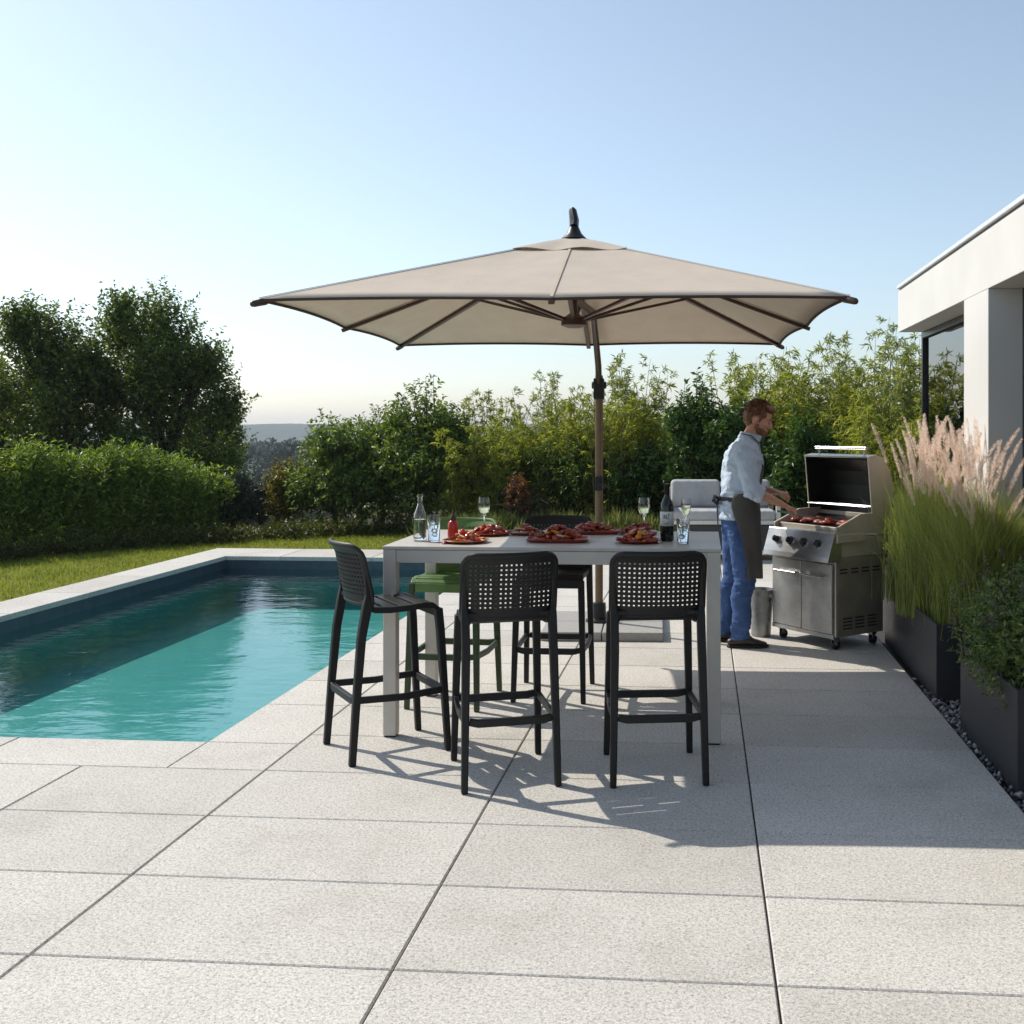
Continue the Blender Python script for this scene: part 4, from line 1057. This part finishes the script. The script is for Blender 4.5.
tree('dark rounded broadleaf tree standing behind the middle of the left hedge', 52, 21, 288, 1.6, 101, 1500)
tree('dark broadleaf tree beyond the hedge, taller than its rounder left neighbour', 162, 21.5, 270, 1.58, 102, 1650)
tree('smaller broadleaf tree mostly cut off by the left edge of the photo', -22, 23.5, 335, 1.35, 103, 900)
tree('low broadleaf tree in the gap just right of the tall tree', 206, 24, 392, .85, 104, 600)

# long loose hedge behind the lawn on the left
hx, hy = atd(80, 14.6)
hd = thing('hedge', 'long loose green hedge with upright shoots along the left side of the lawn', 'hedge', (hx, hy, -.03))
bl = []
pA = (-90, 12.6, 424); pB = (60, 14.3, 427); pC = (150, 15.3, 436); pD = (212, 16.2, 458)
rgq = random.Random(5)
def interp(f):
    ks = [pA, pB, pC, pD]; f = f * 3; i = min(2, int(f)); g = f - i
    return [ks[i][q] * (1 - g) + ks[i + 1][q] * g for q in range(3)]
for k in range(26):
    px, d, yt = interp(k / 25); d += .8; x, y = atd(px, d); h = hgt(yt + rgq.uniform(-3, 7), d)
    bl.append(((x - hx, y - hy, h * .42), (.52, .62, h * .46))); bl.append(((x - hx + rgq.uniform(-.2, .2), y - hy + rgq.uniform(-.3, .2), h * .74), (.4, .5, h * .2)))
foliage('foliage', L['hedge'], hd, bl, 4600, 16, .088, .028, .46, 110, 1.5, .6, -.1, .5, M['bark'], zmin=.02, jit=.3)

SH = [  # kind, label, pixel x, distance, top, radius, leaf, seed, leaf length, width
 ('conifer_bush', 'dark blue-green low conifer bush at the end of the hedge', 232, 17.2, 462, .62, 'conifer', 120, .05, .014, 620),
 ('conifer_bush', 'second dark blue-green conifer bush, beside the yellowish shrub', 262, 18.2, 470, .55, 'conifer', 121, .05, .014, 520),
 ('yellow_shrub', 'yellowish green shrub left of the big dark bushes', 290, 17.8, 448, .52, 'yellow', 122, .055, .026, 420),
 ('garden_shrub', 'big dark green bush with a flat left shoulder, behind the far pool end', 338, 17.6, 402, .95, 'bush', 123, .085, .040, 780),
 ('garden_shrub', 'tallest dark green bush with a peaked top, right behind the clear bottle', 425, 17.4, 374, .98, 'bush', 124, .085, .040, 900),
 ('garden_shrub', 'mid green bush between the two big dark bushes, lower than both', 382, 18.4, 398, .8, 'bush', 125, .08, .036, 560),
 ('laurel_bush', 'dark glossy laurel bush behind the sofa, left of the cook', 700, 15.9, 366, .62, 'laurel', 126, .10, .042, 560),
 ('laurel_bush', 'dark glossy laurel bush right behind the cook', 742, 15.6, 392, .60, 'laurel', 127, .10, .042, 520),
 ('laurel_bush', 'dark glossy laurel bush behind the open grill lid', 810, 14.8, 400, .66, 'laurel', 128, .10, .042, 560),
 ('laurel_bush', 'dark glossy laurel bush between the mast and the sofa', 640, 16.6, 432, .7, 'laurel', 129, .09, .036, 520),
 ('garden_shrub', 'mid green bush filling the gap left of the parasol mast', 575, 17.0, 418, .8, 'bush', 130, .07, .028, 620),
 ('garden_shrub', 'mid green bush under the pale bamboo, behind the left wine glass', 500, 17.4, 430, .8, 'bush', 131, .07, .028, 620),
 ('red_shrub', 'small reddish orange shrub behind the left wine glass', 517, 16.0, 466, .22, 'red', 132, .05, .022, 150),
]
for (nm, lb, px, d, yt, r, lf, sd, ll, lw, tg) in SH:
    shrub(nm, lb, 'shrub', px, d, yt, r, L[lf], sd, ll, lw, tg, 17, .6, nm.replace('_', ' ') + 's behind the terrace', tl=.16 if r < .3 else .36)

def bamboo(label, px, d, ytop, r, nc, mat, seed, per=30, ll=.105, lw=.016, name='bamboo', blen=.42):
    x, y = atd(px, d); h = hgt(ytop, d); o = thing(name, label, 'bamboo', (x, y, -.02), 0, 'bamboo stands behind the terrace')
    rg = np.random.default_rng(seed); mb = MB(); Ps, As = [], []
    for c in range(nc):
        a = rg.uniform(0, 6.28); q = r * rg.uniform(0, 1) ** .5; ln = rg.uniform(0, 1) * r * .55; hh = h * (1 - .32 * rg.uniform(0, 1) ** 1.2 if c else 1)
        b = np.array([math.cos(a) * q, math.sin(a) * q, 0]); t_ = b + np.array([math.cos(a) * ln, math.sin(a) * ln, hh]) 
        if c == 0: b *= .2; t_ = np.array([b[0] + .05, b[1], hh])
        pts = [b + (t_ - b) * f + np.array([math.cos(a), math.sin(a), 0]) * .16 * f ** 3 for f in (0, .35, .7, .9, 1)]
        mb.limb(pts, [.010, .009, .006, .004, .002], 5)
        pts = np.array(pts)
        nb = per
        for k in range(nb):
            f = .08 + .92 * (k + rg.uniform(0, .9)) / nb; j = min(3, int(np.searchsorted([0, .35, .7, .9, 1], f) - 1)); fl = [0, .35, .7, .9, 1]
            p = pts[j] + (pts[j + 1] - pts[j]) * (f - fl[j]) / (fl[j + 1] - fl[j])
            aa = rg.uniform(0, 6.28); bd = unit(np.array([math.cos(aa), math.sin(aa), rg.uniform(.3, 1.0)])); bl_ = blen * (1.15 - .8 * f) * rg.uniform(.6, 1.2)
            m_ = 17
            tt = rg.uniform(.15, 1, m_); pp = p + bd * (bl_ * tt)[:, None] - np.array([0, 0, .14]) * (tt ** 2)[:, None] * bl_ * 2
            Ps.append(pp); As.append(unit(bd * .7 + rg.normal(size=(m_, 3)) * .55 + np.array([0, 0, -.35])))
    P = np.concatenate(Ps); A = np.concatenate(As); n = len(P); s = rg.uniform(.6, 1.25, n)
    link('foliage', leaf_mesh('foliage', P, A, unit(np.array([0, 0, 1.]) + rg.normal(size=(n, 3)) * .6), ll * s, lw * s, .15, .2), mat, o)
    mb.build('culms', M['culm'], o)
    return o
for k, (px, d, yt) in enumerate(((470, 20.5, 418), (545, 20.8, 412), (610, 20.2, 404), (680, 19.5, 398), (760, 19.0, 388), (835, 18.0, 380), (900, 17.0, 372))):
    shrub('backdrop_shrub', ['mid green bush behind the pale bamboo next to the tallest dark bush', 'mid green bush behind the see-through bamboo left of the mast', 'mid green bush behind the parasol mast',
          'mid green bush behind the sofa and laurel', 'mid green bush behind the cook and bright bamboo', 'mid green bush behind the open grill', 'mid green bush behind the tallest bamboo by the house'][k],
          'shrub', px, d, yt, 1.25, L['hedge'], 160 + k, .085, .034, 700, 15, .8, 'second row of bushes behind the bamboo')
BB = [('pale feathery bamboo right of the tallest dark bush', 488, 18.6, 392, .42, 9, 'pale', 140),
      ('pale feathery bamboo with a tall see-through tip, left of the mast', 541, 18.4, 370, .5, 10, 'pale', 141),
      ('yellow-green bamboo low behind the left wine glass', 478, 17.0, 424, .5, 14, 'bamboo', 142),
      ('yellow-green bamboo left of the parasol mast', 566, 17.6, 408, .6, 18, 'bamboo', 143),
      ('yellow-green bamboo right behind the parasol mast', 603, 17.0, 392, .55, 18, 'bamboo', 144),
      ('pale bamboo with a tall tip just right of the mast', 627, 17.4, 352, .42, 13, 'pale', 145),
      ('pale bamboo between the mast and the laurel', 661, 17.0, 372, .48, 15, 'bamboo', 146),
      ('bright yellow-green bamboo rising behind the cook', 764, 16.4, 348, .55, 22, 'bamboo', 147),
      ('yellow-green bamboo between the cook and the grill lid', 790, 16.0, 372, .5, 16, 'bamboo', 148),
      ('pale bamboo above the open grill lid', 832, 15.4, 352, .5, 14, 'bamboo', 149),
      ('tallest feathery bamboo near the house corner', 868, 15.2, 316, .5, 14, 'pale', 150),
      ('yellow-green bamboo right beside the house corner', 888, 14.6, 360, .55, 20, 'bamboo', 151),
      ('feathery bamboo half hidden by the house corner', 916, 14.0, 334, .45, 14, 'pale', 152),
      ('dense bamboo under the fascia behind the tall grass', 905, 13.2, 404, .5, 18, 'bamboo', 153)]
for (lb, px, d, yt, r, nc, lf, sd) in BB:
    bamboo(lb, px, d, yt, r, nc if lf == 'pale' and yt < 380 else int(nc * 1.45), L[lf], sd)
# lavender-like tufts along the paving
def tuft(name, label, px, d, h, r, mat, seed, n=420, group=None):
    x, y = atd(px, d); o = thing(name, label, 'plant', (x, y, -.02), 0, group); rg = np.random.default_rng(seed)
    P = np.stack([rg.normal(size=n) * r * .3, rg.normal(size=n) * r * .3, rg.uniform(0, h * .45, n)], 1)
    A = unit(np.stack([P[:, 0] / r + rg.normal(size=n) * .35, P[:, 1] / r + rg.normal(size=n) * .35, np.full(n, 1.2)], 1))
    link('foliage', leaf_mesh('foliage', P, A, unit(rg.normal(size=(n, 3))), rg.uniform(.4, .75, n) * h, .012, .1, .1), mat, o); return o
rgt = random.Random(9)
px = 436
for k in range(15):
    tuft('lavender', 'grey-green tufted plant edging the paving below the bushes', px + rgt.uniform(-3, 3), 15.75 + rgt.uniform(-.15, .3), .42 + rgt.uniform(-.07, .08), .38, L['lav'], 200 + k, 520, 'tufted plants edging the paving')
    px += 16.5
lw_ = thing('groundcover', 'low dark ground cover running along the foot of the hedge', 'ground cover', (0, 0, -.03)); lw_['kind'] = 'stuff'
bl = []
for k in range(44):
    f = k / 43; px = -60 + f * 510; d = np.interp(px, [-60, 110, 250, 330, 450], [12.75, 14.5, 15.75, 16.35, 17.0]); x, y = atd(px, float(d) + rgt.uniform(.0, .3))
    bl.append(((x, y, .10), (.34, .30, rgt.uniform(.14, .30))))
foliage('foliage', L['low'], lw_, bl, 1700, 14, .055, .022, .16, 210, 1, .8, 0, .3, None, zmin=.0)

# ================================================================== PERSON
mxp, myp = atd(739, 8.12)
pe = None
def person():
    C_ = Vector
    b = MB()
    # legs
    HIP = {-1: (.0, -.095, .93), 1: (-.01, .095, .93)}; KN = {-1: (.035, -.105, .50), 1: (-.035, .105, .50)}; AN = {-1: (.0, -.11, .10), 1: (-.085, .12, .10)}
    legp = {}
    for s in (-1, 1):
        h, k, a = C_(HIP[s]), C_(KN[s]), C_(AN[s])
        legp[s] = [h + C_((0, 0, .02)), h.lerp(k, .3), h.lerp(k, .7), k, k.lerp(a, .3) + C_((-.02, 0, 0)), k.lerp(a, .7), a]
        b.limb(legp[s], [(.09, .095), (.083, .088), (.066, .07), (.056, .058), (.056, .062), (.042, .045), (.036, .04)], 16, roundcap=True)
        b.limb([a + C_((-.05, 0, -.06)), a + C_((.03, 0, -.045)), a + C_((.12, 0, -.068))], [(.034, .03), (.044, .038), (.036, .022)], 12, ref=(0, 1, 0), roundcap=True)
    T = [(.88, -.005, .105, .155), (.98, -.01, .115, .168), (1.08, .0, .105, .150), (1.18, .012, .108, .150), (1.30, .025, .120, .168), (1.40, .035, .122, .178), (1.47, .042, .108, .175), (1.52, .05, .082, .135), (1.56, .065, .062, .08)]
    def ring(z, cx, rx, ry, n=28, e=.85):
        o = []
        for i in range(n):
            a = 6.2832 * i / n; c, q = math.cos(a), math.sin(a)
            o.append((cx + math.copysign(abs(c) ** e, c) * rx, math.copysign(abs(q) ** e, q) * ry, z))
        return o
    b.loft([ring(*t) for t in T])
    # neck and head
    b.limb([(.04, 0, 1.50), (.085, 0, 1.59), (.128, 0, 1.67)], [(.062, .06), (.056, .056), (.054, .054)], 16)
    HM_ = Matrix.Translation((.150, 0, 1.712)) @ Matrix.Rotation(R(-16), 4, 'Z') @ Matrix.Rotation(R(21), 4, 'Y')      # head centre, tilted down
    hr = HM_.to_3x3()
    def he(c, r, rot=None): b.ell(HM_ @ C_(c), r, 20, 14, hr if rot is None else hr @ rot)
    he((-.012, 0, .035), (.098, .076, .092)); he((.02, 0, -.01), (.076, .068, .095)); he((.035, 0, -.062), (.058, .052, .045)); he((.066, 0, -.085), (.024, .028, .022))
    he((.076, 0, .028), (.022, .058, .014)); he((.058, -.036, -.018), (.03, .026, .022)); he((.058, .036, -.018), (.03, .026, .022))
    b.limb([HM_ @ C_((.088, 0, .018)), HM_ @ C_((.104, 0, -.006)), HM_ @ C_((.113, 0, -.024)), HM_ @ C_((.092, 0, -.032))], [(.009, .010), (.011, .011), (.015, .012), (.012, .008)], 10, roundcap=True)
    he((.088, 0, -.052), (.010, .024, .006)); he((.085, 0, -.063), (.010, .022, .007))
    for s in (-1, 1):
        he((-.012, s * .076, -.004), (.022, .009, .033)); he((-.004, s * .084, .006), (.016, .006, .022))
    # arms
    SHO = {-1: (.025, -.185, 1.465), 1: (.03, .185, 1.465)}; ELB = {-1: (.075, -.255, 1.185), 1: (.10, .235, 1.19)}; WR = {-1: (.315, -.205, 1.075), 1: (.30, .11, 1.155)}
    armp = {}
    for s in (-1, 1):
        S_, E_, W_ = C_(SHO[s]), C_(ELB[s]), C_(WR[s])
        b.limb([S_, S_.lerp(E_, .3), S_.lerp(E_, .75), E_, E_.lerp(W_, .25), E_.lerp(W_, .7), W_], [(.06, .058), (.052, .052), (.044, .044), (.042, .044), (.044, .042), (.032, .030), (.028, .022)], 14, roundcap=True)
        d = (W_ - E_).normalized(); up = C_((0, 0, 1)); sd_ = d.cross(up).normalized(); up = sd_.cross(d)
        # palm: sd_ points to the person's right
        pm = W_ + d * .05
        b.limb([W_ - d * .01, W_ + d * .03, W_ + d * .085], [(.024, .017), (.038, .016), (.040, .014)], 14, ref=tuple(sd_), roundcap=True)
        base = W_ + d * .082
        for i, (ln, off) in enumerate(((.068, -.030), (.078, -.010), (.072, .010), (.056, .029))):
            p0 = base + sd_ * off * s * -1 - d * .015; c1 = R(28 + 6 * i); c2 = R(75 + 6 * i); c3 = R(115)
            p1 = p0 + d * .015 + (d * math.cos(c1) - up * math.sin(c1)) * ln * .45; p2 = p1 + (d * math.cos(c2) - up * math.sin(c2)) * ln * .33; p3 = p2 + (d * math.cos(c3) - up * math.sin(c3)) * ln * .24
            b.limb([p0, p1, p2, p3], [.0095, .009, .008, .0065], 10, ref=tuple(sd_), roundcap=True)
        t0 = W_ + d * .025 + sd_ * .022 * s; t1 = t0 + d * .028 + sd_ * .022 * s - up * .012; t2 = t1 + d * .03 - up * .016 - sd_ * .004 * s; t3 = t2 + d * .018 - up * .014 - sd_ * .012 * s
        b.limb([t0, t1, t2, t3], [.014, .012, .010, .008], 10, ref=tuple(up), roundcap=True)
        armp[s] = (S_, E_, W_, d, sd_, up)
    me = remesh(b, .0052, 5)
    body = link('person', me, M['skin'], None, smooth=180)
    tag(body, 'man in a pale blue shirt, jeans and grey apron cooking at the grill', 'person')
    body.location = (mxp, myp, 0); body.rotation_euler.z = R(4)
    # face details
    for s in (-1, 1):
        c = HM_ @ C_((.076, s * .031, .008)); m = MB(); m.ell(c, (.0085, .010, .0075), 14, 10); ey = m.build('eye', M['eyew'], body, smooth=180)
        m = MB(); m.ell(HM_ @ C_((.0825, s * .031, .005)), (.004, .0055, .0055), 12, 8); m.build('iris', M['eyed'], ey, smooth=180)
        m = MB(); m.limb([HM_ @ C_((.090, s * .014, .030)), HM_ @ C_((.092, s * .032, .036)), HM_ @ C_((.078, s * .052, .030))], [(.006, .005), (.006, .006), (.003, .003)], 8); m.build('eyebrow', M['hair'], body)
    m = MB()
    def me_(c, r): m.ell(HM_ @ C_(c), r, 20, 14, hr)
    me_((-.026, 0, .058), (.098, .083, .086)); me_((.03, 0, .108), (.064, .062, .030)); me_((.062, .012, .100), (.034, .046, .026)); me_((-.065, 0, .01), (.058, .070, .075)); me_((-.05, 0, -.035), (.045, .055, .045))
    for s in (-1, 1): me_((.018, s * .068, .055), (.036, .012, .04)); me_((.022, s * .071, .012), (.010, .006, .035))
    hm = remesh(m, .006, 3)
    # keep the face and ears clear of hair
    displace(hm, lambda c, n: (mnoise.noise(c * 38) * .010 + mnoise.noise(Vector((c.x * 40, c.y * 130, c.z * 60))) * .005))
    hair = link('hair', hm, M['hair'], body, smooth=180)
    rg = np.random.default_rng(5); nh = 4200
    d = unit(rg.normal(size=(nh, 3)) + np.array([-.15, 0, .55])); Pl = np.array([-.02, 0, .056]) + d * np.array([.098, .082, .086]) * 1.0
    okk = ~((Pl[:, 0] > .045) & (Pl[:, 2] < .075)) & ~((np.abs(Pl[:, 1]) > .05) & (Pl[:, 0] > -.02) & (Pl[:, 2] < .03))
    Pl = Pl[okk]; d = d[okk]; n = len(Pl)
    Ad = unit(d * .5 + np.array([.25, 0, .1]) + rg.normal(size=(n, 3)) * .35)
    h3 = np.array(hr); Pw = (h3 @ Pl.T).T + np.array(HM_.translation); Aw = (h3 @ Ad.T).T
    link('hair_strands', leaf_mesh('hair_strands', Pw, Aw, unit(rg.normal(size=(n, 3))), rg.uniform(.012, .026, n), .003, 0, .2), M['hair'], hair)
    m = MB()
    me_((.040, 0, -.078), (.060, .057, .038)); me_((.074, 0, -.088), (.026, .036, .026)); [(me_((.014, q * .056, -.040), (.022, .012, .042)), me_((.036, q * .044, -.070), (.038, .020, .028))) for q in (-1, 1)]; me_((.09, 0, -.0405), (.010, .030, .005)); 
    bm_ = remesh(m, .005, 3); displace(bm_, lambda c, n: mnoise.noise(c * 90) * .005)
    link('beard', bm_, M['hair'], body, smooth=180)
    # shirt
    m = MB(); TS = [(.965, -.012, .150, .195), (1.02, -.010, .142, .188), (1.10, -.004, .133, .178), (1.17, .006, .136, .180), (1.28, .02, .146, .192), (1.38, .028, .152, .203), (1.455, .034, .137, .202), (1.515, .045, .108, .152), (1.55, .062, .083, .100), (1.585, .080, .070, .074)]
    m.loft([ring(*t) for t in TS])
    for s in (-1, 1):
        S_, E_, W_, d, sd_, up = armp[s]
        m.limb([S_ + C_((0, -s * .05, -.02)), S_ + C_((0, 0, 0)), S_.lerp(E_, .3), S_.lerp(E_, .75), E_ + C_((-.008, 0, -.004)), E_.lerp(W_, .24)], [(.094, .098), (.092, .088), (.078, .077), (.068, .068), (.064, .065), (.058, .058)], 18)
        m.ell(S_ + C_((.0, -s * .012, .012)), (.088, .075, .075), 18, 12)
        m.limb([E_.lerp(W_, .15), E_.lerp(W_, .29)], [(.060, .060), (.058, .057)], 18)      # rolled cuff
    sm = remesh(m, .0075, 3)
    def wr(c, n):
        v = mnoise.noise(Vector((c.x * 13, c.y * 13, c.z * 20))) * .012 + abs(mnoise.noise(Vector((c.x * 16, c.y * 14, c.z * 30 + c.x * 26 + c.y * 14)))) * -.014
        w = math.exp(-((c.z - 1.09) / .06) ** 2) * math.sin(c.z * 150 + 5 * mnoise.noise(c * 9)) * .0035
        return v + w + .006
    displace(sm, wr); shirt = link('shirt', sm, M['shirt'], body, smooth=180)
    m = MB()
    cr = []
    for (z, g) in ((1.56, .0), (1.605, .004), (1.607, .010), (1.565, .014), (1.563, .0)):
        cr.append([(.082 + (z - 1.58) * .5 + (.072 + g) * math.cos(a), (.070 + g) * math.sin(a), z - .018 * math.cos(a)) for a in [6.2832 * i / 28 for i in range(28)]])
    m.loft(cr, caps=False); m.build('collar', M['shirt'], shirt, smooth=60)
    # jeans
    m = MB()
    m.loft([ring(*t) for t in [(.84, -.012, .11, .16), (.90, -.008, .128, .178), (.98, -.008, .130, .178), (1.03, -.004, .126, .172)]])
    for s in (-1, 1):
        p = legp[s]
        m.limb([p[0] + C_((0, 0, -.02)), *p[1:6], p[6] + C_((-.004, 0, .0)), p[6] + C_((0, 0, -.035))], [(.104, .112), (.100, .104), (.085, .090), (.076, .080), (.073, .080), (.066, .072), (.066, .070), (.068, .076)], 18)
    jm = remesh(m, .008, 4)
    def wj(c, n):
        k = math.exp(-((c.z - .50) / .12) ** 2) + 1.3 * math.exp(-((c.z - .13) / .09) ** 2) + .8 * math.exp(-((c.z - .88) / .08) ** 2)
        return mnoise.noise(Vector((c.x * 12, c.y * 12, c.z * 17))) * .008 + k * mnoise.noise(Vector((c.x * 14, c.y * 14, c.z * 42))) * .011
    displace(jm, wj); link('jeans', jm, M['jeans'], body, smooth=180)
    # apron
    m = MB(); rows = []; nA = 34
    prof_a = [(1.16, .150, .196, 112), (1.12, .150, .197, 118), (1.06, .155, .203, 118), (1.0, .163, .212, 112), (.9, .165, .212, 98), (.8, .170, .212, 88), (.7, .172, .210, 82), (.6, .172, .207, 78), (.52, .172, .205, 76)]
    for (z, rx, ry, amax) in prof_a:
        r_ = []
        for i in range(nA + 1):
            a = R(-amax + 2 * amax * i / nA); wv = (1.16 - z) * .018 * math.sin(i * .55 + z * 3)
            r_.append(((.0 + (rx + wv) * math.cos(a)), (ry + wv) * math.sin(a), z + (.004 * math.sin(i * .4) if z < .55 else 0)))
        rows.append(r_)
    vs = [p for r_ in rows for p in r_]; w = nA + 1
    m.add(vs, [(k * w + i, k * w + i + 1, (k + 1) * w + i + 1, (k + 1) * w + i) for k in range(len(rows) - 1) for i in range(nA)])
    rows = []
    for (z, x, hw_) in ((1.165, .150, .17), (1.25, .172, .145), (1.34, .186, .12), (1.42, .178, .10), (1.455, .165, .09)):
        rows.append([(x - .35 * (y_ * hw_) ** 2 / .12 * .6, y_ * hw_, z) for y_ in [-1 + 2 * i / 10 for i in range(11)]])
    m.add([p for r_ in rows for p in r_], [(k * 11 + i, k * 11 + i + 1, (k + 1) * 11 + i + 1, (k + 1) * 11 + i) for k in range(4) for i in range(10)])
    ap = m.build('apron', M['apron'], body, smooth=180); q = ap.modifiers.new('t', 'SOLIDIFY'); q.thickness = .004; q.offset = 1
    m = MB()
    for s in (-1, 1): m.limb([(.165, s * .085, 1.455), (.150, s * .095, 1.53), (.085, s * .090, 1.592), (.030, s * .055, 1.605), (.008, 0, 1.605)], [(.010, .003)] * 5, 6, ref=(0, 1, 0), square=True)
    m.build('neck_strap', M['strap'], ap)
    m = MB()
    pts = []
    for i in range(25):
        a = R(110 + 140 * i / 24); pts.append((-.004 + .146 * math.cos(a), .190 * math.sin(a), 1.115))
    m.limb(pts, [(.016, .003)] * 25, ref=(0, 0, 1), square=True)
    k0 = C_((-.156, -.02, 1.112)); m.ell(k0, (.018, .022, .018), 10, 8)
    for (dx, dy, dz) in ((-.03, -.055, .02), (-.03, .055, .015)):
        m.limb([k0, k0 + C_((dx, dy, dz)), k0 + C_((dx * 1.3, dy * 1.7, dz - .035)), k0 + C_((dx * .6, dy * .8, -.035)), k0], [(.012, .003)] * 5, ref=(0, 0, 1), square=True)
    for dy, ln in ((-.03, .26), (.025, .21)):
        m.limb([k0, k0 + C_((-.012, dy * .6, -ln * .4)), k0 + C_((-.004, dy, -ln))], [(.011, .003)] * 3, ref=(0, 1, 0), square=True)
    m.build('waist_tie', M['strap'], ap)
    # shoes
    for s in (-1, 1):
        a = C_(AN[s]); m = MB(); fy = 0
        m.limb([a + C_((-.075, 0, -.058)), a + C_((-.03, 0, -.045)), a + C_((.04, 0, -.047)), a + C_((.11, 0, -.062)), a + C_((.185, 0, -.073))], [(.036, .030), (.043, .046), (.047, .040), (.050, .026), (.034, .016)], 18, ref=(0, 1, 0), roundcap=True)
        m.limb([a + C_((-.02, 0, -.06)), a + C_((-.005, 0, .0))], [(.046, .056), (.044, .050)], 16, ref=(0, 1, 0))
        sh_ = link('shoe', remesh(m, .006, 4), M['shoe'], body, smooth=180)
        m = MB(); out = [(-.105, .0), (-.09, .034), (-.03, .044), (.06, .05), (.13, .052), (.185, .036), (.215, 0), (.185, -.036), (.13, -.052), (.06, -.05), (-.03, -.044), (-.09, -.034)]
        m.prism([(a.x + x, a.y + y) for x, y in out], 'z', .001, .022); m.build('sole', M['sole'], sh_, bev=.004)
    return body, armp
pe, armp = person()
# tongs in the right hand, reaching over the grate
PM_ = Matrix.Translation((mxp, myp, 0)) @ Matrix.Rotation(R(4), 4, 'Z')
S_, E_, W_, d_, sd_, up_ = armp[-1]
h0 = PM_ @ (W_ + d_ * .085 - up_ * .030); dd = (PM_.to_3x3() @ (Vector((1, .12, -.18)))).normalized(); sdw = dd.cross(Vector((0, 0, 1))).normalized()
mb = MB()
for s in (-1, 1):
    mb.limb([h0 - dd * .12, h0 + sdw * s * .010 + dd * .05, h0 + sdw * s * .016 + dd * .17, h0 + sdw * s * .006 + dd * .25], [(.0015, .008), (.0015, .008), (.0015, .007), (.002, .012)], ref=tuple(sdw), square=True)
mb.build('tongs', M['chrome']); tag(bpy.data.objects['tongs'], 'steel kitchen tongs held in the cook\'s right hand over the grill', 'tongs')
